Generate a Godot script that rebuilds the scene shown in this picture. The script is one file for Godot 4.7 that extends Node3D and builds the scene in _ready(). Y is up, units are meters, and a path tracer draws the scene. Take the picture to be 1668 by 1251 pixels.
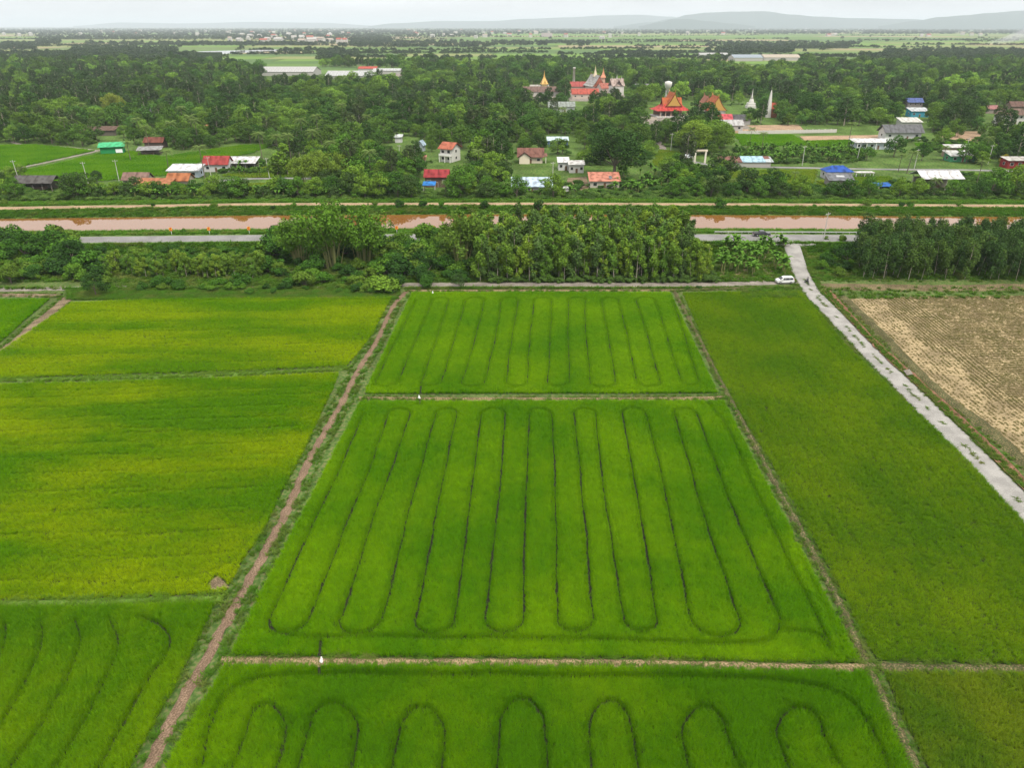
extends Node3D
# Aerial view over rice paddies towards a canal, a village among trees, a temple and far hills.
# Photo pixels (1668 x 1251) are turned into points on the ground plane; sizes are real metres.
const FOCAL := 1158.0
const EYE := 60.0
var pitch := atan((625.5 - 42.0) / FOCAL)
var rng := RandomNumberGenerator.new()
var used_names := {}
var M := {}
var mesh_cache := {}

func ground_at(x: float, y: float, h := 0.0) -> Vector3:
	var dx := (x - 834.0) / FOCAL
	var dy := (625.5 - y) / FOCAL
	var d := Vector3(dx, dy * cos(pitch) - sin(pitch), -dy * sin(pitch) - cos(pitch))
	return Vector3(0, EYE, 0) + d * ((h - EYE) / d.y)

func pixel_of(p: Vector3) -> Vector2:
	var v := p - Vector3(0, EYE, 0)
	var depth := -v.y * sin(pitch) - v.z * cos(pitch)
	var up := v.y * cos(pitch) - v.z * sin(pitch)
	return Vector2(834.0 + FOCAL * v.x / depth, 625.5 - FOCAL * up / depth)

func pts(list: Array, h := 0.0) -> PackedVector3Array:
	var out := PackedVector3Array()
	for k in range(0, list.size(), 2):
		out.append(ground_at(list[k], list[k + 1], h))
	return out

func flat(points: PackedVector3Array) -> PackedVector2Array:
	var out := PackedVector2Array()
	for p in points:
		out.append(Vector2(p.x, p.z))
	return out

func poly(list: Array) -> PackedVector2Array:
	return flat(pts(list))

func smooth_line(points: PackedVector3Array, step := 1.5) -> PackedVector3Array:
	var out := PackedVector3Array()
	for i in points.size() - 1:
		var a := points[maxi(i - 1, 0)]
		var b := points[i]
		var c := points[i + 1]
		var d := points[mini(i + 2, points.size() - 1)]
		var n := maxi(1, int(b.distance_to(c) / step))
		for k in n:
			out.append(b.cubic_interpolate(c, a, d, float(k) / n))
	out.append(points[points.size() - 1])
	return out

# ---------------------------------------------------------------- names and nodes
func numbered(called: String) -> String:
	var n: int = used_names.get(called, 0)
	used_names[called] = n + 1
	return called if n == 0 else "%s_%03d" % [called, n]

func tag(o: Node3D, label := "", category := "", group := "", kind := "") -> Node3D:
	if label: o.set_meta("label", label)
	if category: o.set_meta("category", category)
	if group: o.set_meta("group", group)
	if kind: o.set_meta("kind", kind)
	return o

func thing(called: String, at: Vector3, turn := 0.0) -> Node3D:
	var o := Node3D.new()
	o.name = numbered(called)
	add_child(o)
	o.position = at
	o.rotation.y = turn
	return o

func part(parent: Node3D, called: String, mesh: Mesh, m: Material, at := Vector3.ZERO, turn := Vector3.ZERO) -> MeshInstance3D:
	var o := MeshInstance3D.new()
	o.name = numbered(called) if parent == self else called
	o.mesh = mesh
	for s in mesh.get_surface_count():
		if m: o.set_surface_override_material(s, m)
	parent.add_child(o, true)
	o.position = at
	o.rotation = turn
	return o

func structure(called: String, mesh: Mesh, m: Material) -> MeshInstance3D:
	var o := part(self, called, mesh, m)
	o.set_meta("kind", "structure")
	return o

func scatter(parent: Node3D, called: String, mesh: Mesh, m: Material, places: Array, tints: Array) -> MultiMeshInstance3D:
	var mm := MultiMesh.new()
	mm.transform_format = MultiMesh.TRANSFORM_3D
	mm.use_colors = tints.size() > 0
	mm.mesh = mesh
	mm.instance_count = places.size()
	for i in places.size():
		mm.set_instance_transform(i, places[i])
		if tints.size(): mm.set_instance_color(i, tints[i])
	var o := MultiMeshInstance3D.new()
	o.name = numbered(called) if parent == self else called
	o.multimesh = mm
	if m: o.material_override = m
	parent.add_child(o, true)
	return o

# ---------------------------------------------------------------- materials
func lin(r: float, g: float, b: float) -> Color:
	return Color(r, g, b).linear_to_srgb()

func plain(r: float, g: float, b: float, rough := 0.8, spec := 0.3, metal := 0.0) -> StandardMaterial3D:
	var m := StandardMaterial3D.new()
	m.albedo_color = lin(r, g, b)
	m.roughness = rough
	m.metallic_specular = spec
	m.metallic = metal
	return m

func noise_texture(sd: int, freq: float, stops: Array, oct := 5, size := 512) -> NoiseTexture2D:
	var n := FastNoiseLite.new()
	n.seed = sd
	n.noise_type = FastNoiseLite.TYPE_SIMPLEX_SMOOTH
	n.frequency = freq
	n.fractal_octaves = oct
	var t := NoiseTexture2D.new()
	t.width = size
	t.height = size
	t.seamless = true
	t.seamless_blend_skirt = 0.15
	t.noise = n
	var g := Gradient.new()
	g.offsets = PackedFloat32Array()
	g.colors = PackedColorArray()
	var offs := PackedFloat32Array()
	var cols := PackedColorArray()
	for s in stops:
		offs.append(s[0])
		cols.append(lin(s[1], s[2], s[3]))
	g.offsets = offs
	g.colors = cols
	t.color_ramp = g
	return t

# a world-mapped mottled material: fine noise of `span` metres a tile, multiplied by a coarse noise of `wide` metres a tile
func mottled(sd: int, stops: Array, span: float, freq := 0.02, wide := 0.0, low := 0.6, rough := 0.95, spec := 0.15) -> StandardMaterial3D:
	var m := StandardMaterial3D.new()
	m.albedo_texture = noise_texture(sd, freq, stops)
	m.uv1_triplanar = true
	m.uv1_world_triplanar = true
	m.uv1_scale = Vector3.ONE / span
	m.roughness = rough
	m.metallic_specular = spec
	if wide > 0.0:
		m.detail_enabled = true
		m.detail_albedo = noise_texture(sd + 71, 0.012, [[0.25, low, low, low], [0.75, 1, 1, 1]], 4, 256)
		m.detail_blend_mode = BaseMaterial3D.BLEND_MODE_MUL
		m.detail_uv_layer = BaseMaterial3D.DETAIL_UV_2
		m.uv2_triplanar = true
		m.uv2_world_triplanar = true
		m.uv2_scale = Vector3.ONE / wide
	return m

func leafy(r: float, g: float, b: float, through := 0.22) -> StandardMaterial3D:
	var m := plain(r, g, b, 0.7, 0.12)
	m.vertex_color_use_as_albedo = true
	m.backlight_enabled = true
	m.backlight = Color(0.85 * through, through, 0.35 * through)
	m.cull_mode = BaseMaterial3D.CULL_DISABLED
	return m

# ---------------------------------------------------------------- mesh helpers
func tool() -> SurfaceTool:
	var st := SurfaceTool.new()
	st.begin(Mesh.PRIMITIVE_TRIANGLES)
	st.set_smooth_group(-1)
	return st

func quad(st: SurfaceTool, a: Vector3, b: Vector3, c: Vector3, d: Vector3) -> void:
	for v in [a, b, c, a, c, d]:
		st.add_vertex(v)

func done(st: SurfaceTool) -> ArrayMesh:
	st.generate_normals()
	return st.commit()

func add_box(st: SurfaceTool, c: Vector3, s: Vector3, turn := 0.0) -> void:
	var b := Basis(Vector3.UP, turn)
	var h := s * 0.5
	var v := []
	for k in 8:
		v.append(c + b * Vector3(h.x if k & 1 else -h.x, h.y if k & 2 else -h.y, h.z if k & 4 else -h.z))
	for f in [[0, 2, 3, 1], [4, 5, 7, 6], [0, 1, 5, 4], [2, 6, 7, 3], [0, 4, 6, 2], [1, 3, 7, 5]]:
		quad(st, v[f[0]], v[f[1]], v[f[2]], v[f[3]])

func box(s: Vector3) -> Mesh:
	var key := "box%s" % s
	if not mesh_cache.has(key):
		var b := BoxMesh.new()
		b.size = s
		mesh_cache[key] = b
	return mesh_cache[key]

# profile in (z, y) swept along x from -len/2 to len/2
func extruded(profile: PackedVector2Array, length: float, ends := 1.0) -> ArrayMesh:
	var st := tool()
	var h := length * 0.5
	var n := profile.size()
	for i in n:
		var a := profile[i]
		var b := profile[(i + 1) % n]
		quad(st, Vector3(-h, a.y, a.x), Vector3(-h, b.y, b.x), Vector3(h, b.y, b.x), Vector3(h, a.y, a.x))
	var tri := Geometry2D.triangulate_polygon(profile)
	for k in range(0, tri.size(), 3):
		for s in [-1.0, 1.0]:
			for j in [0, 1, 2]:
				var p := profile[tri[k + j]]
				st.add_vertex(Vector3(h * s, p.y, p.x))
	return done(st)

func lathe(profile: Array, n: int, smooth := true, turn := 0.0) -> ArrayMesh:
	var st := SurfaceTool.new()
	st.begin(Mesh.PRIMITIVE_TRIANGLES)
	st.set_smooth_group(0 if smooth else -1)
	for i in profile.size() - 1:
		for k in n:
			var a0 := TAU * k / n + turn
			var a1 := TAU * (k + 1) / n + turn
			var p: Vector2 = profile[i]
			var q: Vector2 = profile[i + 1]
			quad(st, Vector3(cos(a0) * p.x, p.y, sin(a0) * p.x), Vector3(cos(a0) * q.x, q.y, sin(a0) * q.x), Vector3(cos(a1) * q.x, q.y, sin(a1) * q.x), Vector3(cos(a1) * p.x, p.y, sin(a1) * p.x))
	return done(st)

func add_tube(st: SurfaceTool, points: Array, radii: Array, n := 6) -> void:
	var rings := []
	for i in points.size():
		var a: Vector3 = points[maxi(i - 1, 0)]
		var b: Vector3 = points[mini(i + 1, points.size() - 1)]
		var d := (b - a).normalized()
		var s := d.cross(Vector3.RIGHT if absf(d.x) < 0.8 else Vector3.UP).normalized()
		var u := s.cross(d)
		var ring := []
		for k in n:
			ring.append(points[i] + (s * cos(TAU * k / n) + u * sin(TAU * k / n)) * radii[i])
		rings.append(ring)
	for i in rings.size() - 1:
		for k in n:
			quad(st, rings[i][k], rings[i + 1][k], rings[i + 1][(k + 1) % n], rings[i][(k + 1) % n])

func tube(points: Array, radii: Array, n := 6) -> ArrayMesh:
	var st := SurfaceTool.new()
	st.begin(Mesh.PRIMITIVE_TRIANGLES)
	st.set_smooth_group(0)
	add_tube(st, points, radii, n)
	return done(st)

func sheet_mesh(outline: PackedVector2Array, h: float) -> ArrayMesh:
	var st := tool()
	var tri := Geometry2D.triangulate_polygon(outline)
	for i in tri:
		st.set_normal(Vector3.UP)
		st.add_vertex(Vector3(outline[i].x, h, outline[i].y))
	return st.commit()

# a strip of ground along a line: cross-section given as [offset across, height] pairs; ragged wobbles its outer edges
func ribbon(line: PackedVector3Array, section: Array, ragged := 0.0, sd := 1) -> ArrayMesh:
	var st := SurfaceTool.new()
	st.begin(Mesh.PRIMITIVE_TRIANGLES)
	st.set_smooth_group(0)
	var n := FastNoiseLite.new()
	n.seed = sd
	n.frequency = 0.35
	n.fractal_octaves = 3
	var rows := []
	for i in line.size():
		var d := (line[mini(i + 1, line.size() - 1)] - line[maxi(i - 1, 0)])
		d.y = 0
		d = d.normalized()
		var s := Vector3(-d.z, 0, d.x)
		var row := []
		for k in section.size():
			var off: float = section[k][0]
			if k == 0 or k == section.size() - 1:
				off += ragged * n.get_noise_2d(i * 1.4, k * 40.0)
			row.append(line[i] + s * off + Vector3.UP * section[k][1])
		rows.append(row)
	for i in rows.size() - 1:
		for k in section.size() - 1:
			quad(st, rows[i][k], rows[i + 1][k], rows[i + 1][k + 1], rows[i][k + 1])
	return done(st)

# ---------------------------------------------------------------- plants
# leaf faces spread through lobes [centre, radii]; every leaf is a small bent quad of its own tone
func foliage(sd: int, lobes: Array, count: int, leaf: float, droop := 0.0, aspect := 1.0, inner := 0.5) -> ArrayMesh:
	var r := RandomNumberGenerator.new()
	r.seed = sd
	var total := 0.0
	for l in lobes:
		total += pow(l[1].x * l[1].y * l[1].z, 0.667)
	var verts := PackedVector3Array()
	var norms := PackedVector3Array()
	var cols := PackedColorArray()
	for l in lobes:
		var n := int(count * pow(l[1].x * l[1].y * l[1].z, 0.667) / total)
		var lobe_tone := r.randf_range(0.72, 0.95)
		for k in n:
			var u := Vector3(r.randfn(), r.randfn(), r.randfn()).normalized()
			var p: Vector3 = l[0] + u * l[1] * (inner + (1.06 - inner) * sqrt(r.randf()))
			if p.y < 0.05: p.y = r.randf_range(0.05, 0.5)
			var nn := (u * 0.9 + Vector3(r.randfn(), r.randfn() + 0.35, r.randfn()) * 0.55).normalized()
			var t := nn.cross(Vector3(r.randfn(), r.randfn(), r.randfn())).normalized()
			if droop > 0.0: t = (t * (1.0 - droop) + Vector3.DOWN * droop).normalized()
			var s := nn.cross(t).normalized() * leaf * r.randf_range(0.55, 1.2) * 0.5
			t = t * leaf * r.randf_range(0.6, 1.25) * 0.5 * aspect
			var fold := nn * leaf * r.randf_range(-0.18, 0.18)
			var a := p - t
			var b := p + s + fold
			var c := p + t
			var d := p - s + fold
			var tone := clampf(lobe_tone * r.randf_range(0.7, 1.12), 0.0, 1.0)
			var col := Color(tone * r.randf_range(0.9, 1.0), tone, tone * r.randf_range(0.8, 1.0))
			for tri in [[a, b, c], [a, c, d]]:
				var fn: Vector3 = (tri[2] - tri[0]).cross(tri[1] - tri[0]).normalized()
				for v in tri:
					verts.append(v)
					norms.append(fn)
					cols.append(col)
	var arr := []
	arr.resize(Mesh.ARRAY_MAX)
	arr[Mesh.ARRAY_VERTEX] = verts
	arr[Mesh.ARRAY_NORMAL] = norms
	arr[Mesh.ARRAY_COLOR] = cols
	var m := ArrayMesh.new()
	m.add_surface_from_arrays(Mesh.PRIMITIVE_TRIANGLES, arr)
	return m

func joined(parts: Array) -> ArrayMesh:
	var m := ArrayMesh.new()
	for p in parts:
		m.add_surface_from_arrays(Mesh.PRIMITIVE_TRIANGLES, p[0].surface_get_arrays(0))
		m.surface_set_material(m.get_surface_count() - 1, p[1])
	return m

# a rounded broadleaf tree about 10 m tall
func broadleaf(sd: int, count: int, leaf: float, wide := 1.0) -> Dictionary:
	var r := RandomNumberGenerator.new()
	r.seed = sd
	var lobes := []
	var limbs := tool()
	limbs.set_smooth_group(0)
	var fork := r.randf_range(2.0, 3.0)
	add_tube(limbs, [Vector3.ZERO, Vector3(r.randf_range(-0.2, 0.2), fork * 0.5, 0), Vector3(0, fork, 0)], [0.28, 0.22, 0.19], 7)
	var n := r.randi_range(11, 15)
	for k in n:
		var a := TAU * (k * 0.381966) + r.randf_range(-0.3, 0.3)
		var y := lerpf(3.4, 8.6, float(k) / (n - 1)) + r.randf_range(-0.5, 0.5)
		var reach := sqrt(maxf(0.0, 1.0 - pow((y - 4.6) / 5.0, 2.0))) * r.randf_range(2.1, 3.3) * wide
		if k == n - 1: reach *= 0.3
		var c := Vector3(cos(a) * reach, y, sin(a) * reach)
		lobes.append([c, Vector3.ONE * r.randf_range(1.05, 1.75) * Vector3(1.1 * wide, 0.85, 1.1 * wide)])
		if k % 2 == 0:
			add_tube(limbs, [Vector3(0, fork * 0.95, 0), c * Vector3(0.45, 0, 0.45) + Vector3.UP * lerpf(fork, y, 0.6), c], [0.13, 0.08, 0.03], 5)
	return {"crown": foliage(sd + 9, lobes, count, leaf), "trunk": done(limbs)}

# a tall forest tree, about 20 m, uneven airy crown high on a bare stem
func tall_tree(sd: int, count: int, leaf: float) -> Dictionary:
	var r := RandomNumberGenerator.new()
	r.seed = sd
	var lobes := []
	var limbs := tool()
	limbs.set_smooth_group(0)
	var lean := Vector3(r.randf_range(-0.8, 0.8), 0, r.randf_range(-0.8, 0.8))
	add_tube(limbs, [Vector3.ZERO, lean * 0.3 + Vector3.UP * 6, lean * 0.7 + Vector3.UP * 12, lean + Vector3.UP * 18], [0.36, 0.28, 0.2, 0.06], 7)
	var n := r.randi_range(13, 18)
	for k in n:
		var y := lerpf(6.5, 18.6, float(k) / (n - 1)) + r.randf_range(-0.6, 0.6)
		var a := TAU * k * 0.381966 + r.randf_range(-0.5, 0.5)
		var reach := (1.0 - pow(absf(y - 12.0) / 8.5, 2.2)) * r.randf_range(1.6, 3.9) + 0.2
		var c := lean * y / 18.0 + Vector3(cos(a) * reach, y, sin(a) * reach)
		lobes.append([c, Vector3(1, r.randf_range(0.8, 1.2), 1) * r.randf_range(1.0, 1.9)])
		add_tube(limbs, [lean * (y - 1.6) / 18.0 + Vector3.UP * (y - 1.8), c], [0.1, 0.03], 4)
	return {"crown": foliage(sd + 9, lobes, count, leaf, 0.25), "trunk": done(limbs)}

# a slim plantation tree, about 12.5 m: bare pale stem, narrow feathery crown
func slim_tree(sd: int, count: int, leaf: float, r0 := 1.25, low := 3.8) -> Dictionary:
	var r := RandomNumberGenerator.new()
	r.seed = sd
	var lean := Vector3(r.randf_range(-1.1, 1.1), 0, r.randf_range(-1.1, 1.1))
	var limbs := tool()
	limbs.set_smooth_group(0)
	add_tube(limbs, [Vector3.ZERO, lean * 0.3 + Vector3.UP * 4, lean * 0.75 + Vector3.UP * 8.5, lean + Vector3.UP * 12.2], [0.1, 0.085, 0.06, 0.02], 6)
	var lobes := []
	var n := r.randi_range(9, 12)
	for k in n:
		var f := float(k) / (n - 1)
		var y := lerpf(low + 0.8, 11.9, f) + r.randf_range(-0.3, 0.3)
		var reach := r.randf_range(0.2, 1.05) * r0 * (1.0 - 0.35 * f)
		var a := r.randf() * TAU
		var c := lean * y / 12.0 + Vector3(cos(a) * reach, y, sin(a) * reach)
		lobes.append([c, Vector3(0.8, 1.15, 0.8) * r0 * lerpf(0.74, 0.46, absf(f - 0.5) * 1.6) * r.randf_range(0.75, 1.25)])
		if k % 2 == 0:
			add_tube(limbs, [lean * (y - 1) / 12.0 + Vector3.UP * (y - 1.2), c], [0.04, 0.012], 4)
	return {"crown": foliage(sd + 9, lobes, count, leaf, 0.35, 1.25, 0.25), "trunk": done(limbs)}

# a bamboo clump: arching culms and drooping pale sprays, about 11 m
func bamboo(sd: int, count: int, leaf: float) -> Dictionary:
	var r := RandomNumberGenerator.new()
	r.seed = sd
	var culms := tool()
	var lobes := []
	for k in 30:
		var a := r.randf() * TAU
		var out := Vector3(cos(a), 0, sin(a))
		var reach := r.randf_range(0.8, 4.6)
		var h := r.randf_range(6.5, 11.0) - reach * 0.4
		var base := out * r.randf_range(0.1, 1.3)
		var line := [base, base + out * reach * 0.2 + Vector3.UP * h * 0.5, base + out * reach * 0.55 + Vector3.UP * h * 0.85, base + out * reach + Vector3.UP * h * 0.92]
		add_tube(culms, line, [0.07, 0.06, 0.04, 0.015], 4)
		for f in [[1, 2, 0.5, 1.0], [2, 3, 0.1, 1.15], [2, 3, 0.8, 1.0]]:
			lobes.append([line[f[0]].lerp(line[f[1]], f[2]), Vector3(0.9, 1.05, 0.9) * f[3] * r.randf_range(0.8, 1.2)])
	return {"crown": foliage(sd + 9, lobes, count, leaf, 0.45, 1.5, 0.3), "trunk": done(culms)}

func shrub(sd: int, count: int, leaf: float, h := 3.2) -> Dictionary:
	var r := RandomNumberGenerator.new()
	r.seed = sd
	var lobes := []
	var stems := tool()
	for k in r.randi_range(7, 11):
		var a := r.randf() * TAU
		var d := r.randf_range(0.2, 1.7)
		var c := Vector3(cos(a) * d, r.randf_range(0.35, 0.78) * h * (1.15 - d * 0.25), sin(a) * d)
		lobes.append([c, Vector3(1.0, 0.8, 1.0) * r.randf_range(0.65, 1.15)])
		add_tube(stems, [Vector3(c.x * 0.1, 0, c.z * 0.1), c], [0.06, 0.02], 4)
	return {"crown": foliage(sd + 9, lobes, count, leaf, 0.1), "trunk": done(stems)}

func add_blade(verts: PackedVector3Array, cols: PackedColorArray, base: Vector3, tip: Vector3, bend: Vector3, width: float, tone: Color) -> void:
	var side := (tip - base).cross(Vector3.UP + bend * 0.3).normalized() * width * 0.5
	var mid := base.lerp(tip, 0.55) + bend
	for v in [base - side * 0.6, base + side * 0.6, mid + side, base - side * 0.6, mid + side, mid - side, mid - side, mid + side, tip]:
		verts.append(v)
		cols.append(tone)

func from_verts(verts: PackedVector3Array, cols: PackedColorArray) -> ArrayMesh:
	var norms := PackedVector3Array()
	for k in range(0, verts.size(), 3):
		var fn := (verts[k + 2] - verts[k]).cross(verts[k + 1] - verts[k]).normalized()
		for j in 3: norms.append(fn)
	var arr := []
	arr.resize(Mesh.ARRAY_MAX)
	arr[Mesh.ARRAY_VERTEX] = verts
	arr[Mesh.ARRAY_NORMAL] = norms
	arr[Mesh.ARRAY_COLOR] = cols
	var m := ArrayMesh.new()
	m.add_surface_from_arrays(Mesh.PRIMITIVE_TRIANGLES, arr)
	return m

# a patch of grass-like blades
func blades(sd: int, count: int, patch: float, height: float, width: float, lean: float) -> ArrayMesh:
	var r := RandomNumberGenerator.new()
	r.seed = sd
	var verts := PackedVector3Array()
	var cols := PackedColorArray()
	for k in count:
		var b := Vector3(r.randf_range(-patch, patch) * 0.5, 0, r.randf_range(-patch, patch) * 0.5)
		var a := r.randf() * TAU
		var out := Vector3(cos(a), 0, sin(a)) * lean * r.randf_range(0.3, 1.0)
		var h := height * r.randf_range(0.7, 1.1)
		var tone := r.randf_range(0.7, 1.0)
		add_blade(verts, cols, b, b + out * h + Vector3.UP * h * r.randf_range(0.8, 1.0), -out * h * 0.16 + Vector3.UP * h * 0.1, width * r.randf_range(0.8, 1.3), Color(tone, tone, tone))
	return from_verts(verts, cols)

func palm(sd: int, h: float) -> Dictionary:
	var r := RandomNumberGenerator.new()
	r.seed = sd
	var lean := Vector3(r.randf_range(-1, 1), 0, r.randf_range(-1, 1)) * 0.9
	var top := lean + Vector3.UP * h
	var trunk := tube([Vector3.ZERO, lean * 0.25 + Vector3.UP * h * 0.4, lean * 0.6 + Vector3.UP * h * 0.75, top], [0.24, 0.17, 0.15, 0.14], 7)
	var verts := PackedVector3Array()
	var cols := PackedColorArray()
	for k in 19:
		var a := TAU * k * 0.381966 + r.randf_range(-0.15, 0.15)
		var up := lerpf(1.15, -0.45, float(k) / 18.0)
		var out := Vector3(cos(a), 0, sin(a))
		var length := r.randf_range(3.4, 4.3)
		var line := []
		for j in 7:
			var f := j / 6.0
			line.append(top + out * length * f * cos(up * 0.6) + Vector3.UP * (sin(up) * length * f - 2.3 * f * f * (1.0 + 0.3 * up)))
		var side := out.cross(Vector3.UP).normalized()
		var tone := r.randf_range(0.65, 1.0)
		for j in 6:
			for q in 2:
				for s in [-1.0, 1.0]:
					var base: Vector3 = line[j].lerp(line[j + 1], q * 0.5)
					var wide := 0.85 * sin(PI * clampf((j + q * 0.5) / 6.0 * 0.85 + 0.12, 0, 1))
					var tip: Vector3 = base + side * s * wide + out * 0.28 + Vector3.DOWN * wide * 0.65
					add_blade(verts, cols, base, tip, Vector3.UP * 0.06, 0.2, Color(tone, tone, tone * 0.9))
			verts.append_array([line[j] + side * 0.05, line[j] - side * 0.05, line[j + 1]])
			for q in 3: cols.append(Color(0.9, 0.9, 0.6))
	return {"crown": from_verts(verts, cols), "trunk": trunk}

# one big banana leaf arching out along +x from the origin
func banana_leaf(sd: int) -> ArrayMesh:
	var r := RandomNumberGenerator.new()
	r.seed = sd
	var verts := PackedVector3Array()
	var cols := PackedColorArray()
	var n := 8
	var line := []
	var len := r.randf_range(2.0, 2.5)
	for j in n + 1:
		var f := float(j) / n
		line.append(Vector3(len * 0.75 * f, len * (1.0 * f - 0.85 * f * f), 0))
	for j in n:
		var f0 := float(j) / n
		var f1 := float(j + 1) / n
		var w0 := 0.36 * pow(sin(PI * clampf(f0 * 0.9 + 0.08, 0, 1)), 0.7)
		var w1 := 0.36 * pow(sin(PI * clampf(f1 * 0.9 + 0.08, 0, 1)), 0.7)
		if j == 0: w0 = 0.03
		if j == n - 1: w1 = 0.04
		for s in [-1.0, 1.0]:
			var a: Vector3 = line[j]
			var b: Vector3 = line[j + 1]
			var c: Vector3 = b + Vector3(0, w1 * 0.35, s * w1 * r.randf_range(0.85, 1.1))
			var d: Vector3 = a + Vector3(0, w0 * 0.35, s * w0)
			var tone := r.randf_range(0.8, 1.0)
			verts.append_array([a, b, c, a, c, d])
			for q in 6: cols.append(Color(tone, tone, tone * 0.9))
	return from_verts(verts, cols)

# ---------------------------------------------------------------- the land
const XS := [-300.0, 0.0, 176.0, 420.0, 834.0, 1200.0, 1668.0, 1968.0]
const ROAD_NEAR := [403.0, 399.0, 396.0, 393.5, 392.0, 393.5, 396.0, 399.0]
const ROAD_FAR := [391.5, 388.0, 385.0, 382.5, 380.5, 381.5, 383.5, 386.0]
const WATER_NEAR := [380.5, 377.0, 375.5, 373.5, 371.5, 372.5, 375.5, 378.5]
const WATER_FAR := [362.0, 357.5, 355.5, 352.0, 350.0, 351.5, 354.5, 357.5]
const TRACK_NEAR := [348.0, 342.5, 339.5, 335.5, 334.5, 335.5, 338.0, 341.5]
const TRACK_FAR := [343.0, 337.0, 334.5, 330.8, 330.0, 331.0, 333.3, 336.5]

func on_line(table: Array, x: float, h: float) -> Vector3:
	var k := 0
	while k < XS.size() - 2 and x > XS[k + 1]: k += 1
	var f: float = (x - XS[k]) / (XS[k + 1] - XS[k])
	f = f * f * (3.0 - 2.0 * f) * 0.35 + f * 0.65
	return ground_at(x, lerpf(table[k], table[k + 1], f), h)

func strip_between(lines: Array, x0: float, x1: float, n: int) -> ArrayMesh:
	# lines: [table, height, extra metres away from the camera]
	var st := SurfaceTool.new()
	st.begin(Mesh.PRIMITIVE_TRIANGLES)
	st.set_smooth_group(0)
	var rows := []
	for i in n + 1:
		var x := lerpf(x0, x1, float(i) / n)
		var row := []
		for l in lines:
			row.append(on_line(l[0], x, l[1]) + Vector3(0, 0, -l[2]))
		rows.append(row)
	for i in n:
		for k in lines.size() - 1:
			quad(st, rows[i][k], rows[i][k + 1], rows[i + 1][k + 1], rows[i + 1][k])
	return done(st)

func make_ground() -> void:
	var big := PackedVector2Array([Vector2(-50000, 200), Vector2(50000, 200), Vector2(50000, -60000), Vector2(-50000, -60000)])
	structure("ground", sheet_mesh(big, 0.0), M.ground)
	structure("village_ground", sheet_mesh(poly([-700, 326, 2400, 326, 1900, 112, -250, 112]), 0.02), M.village)

func make_canal() -> void:
	structure("canal_water", strip_between([[WATER_NEAR, 0.3, -3.5], [WATER_FAR, 0.3, 3.5]], -300, 1968, 60), M.water)
	structure("near_canal_bank", strip_between([[ROAD_NEAR, 0.02, -12.5], [ROAD_NEAR, 1.55, -1.2], [ROAD_NEAR, 1.6, 0.0], [ROAD_FAR, 1.6, 0.0], [ROAD_FAR, 1.62, 1.5], [ROAD_FAR, 1.3, 3.4], [WATER_NEAR, 0.36, -1.6], [WATER_NEAR, -0.4, 0.3]], -300, 1968, 120), M.bank)
	structure("far_canal_bank", strip_between([[WATER_FAR, -0.4, -5.0], [WATER_FAR, 0.36, 1.4], [TRACK_NEAR, 1.5, -1.6], [TRACK_NEAR, 1.6, 0.0], [TRACK_FAR, 1.6, 0.0], [TRACK_FAR, 1.5, 1.5], [TRACK_FAR, 0.03, 7.0]], -300, 1968, 120), M.bank)
	structure("canal_road", strip_between([[ROAD_NEAR, 1.612, 0.5], [ROAD_FAR, 1.612, -0.2]], -300, 1968, 120), M.asphalt)
	structure("canal_dirt_track", strip_between([[TRACK_NEAR, 1.612, 0.5], [TRACK_NEAR, 1.63, 2.0], [TRACK_FAR, 1.63, -1.6], [TRACK_FAR, 1.612, -0.2]], -300, 1968, 160), M.laterite)

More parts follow.
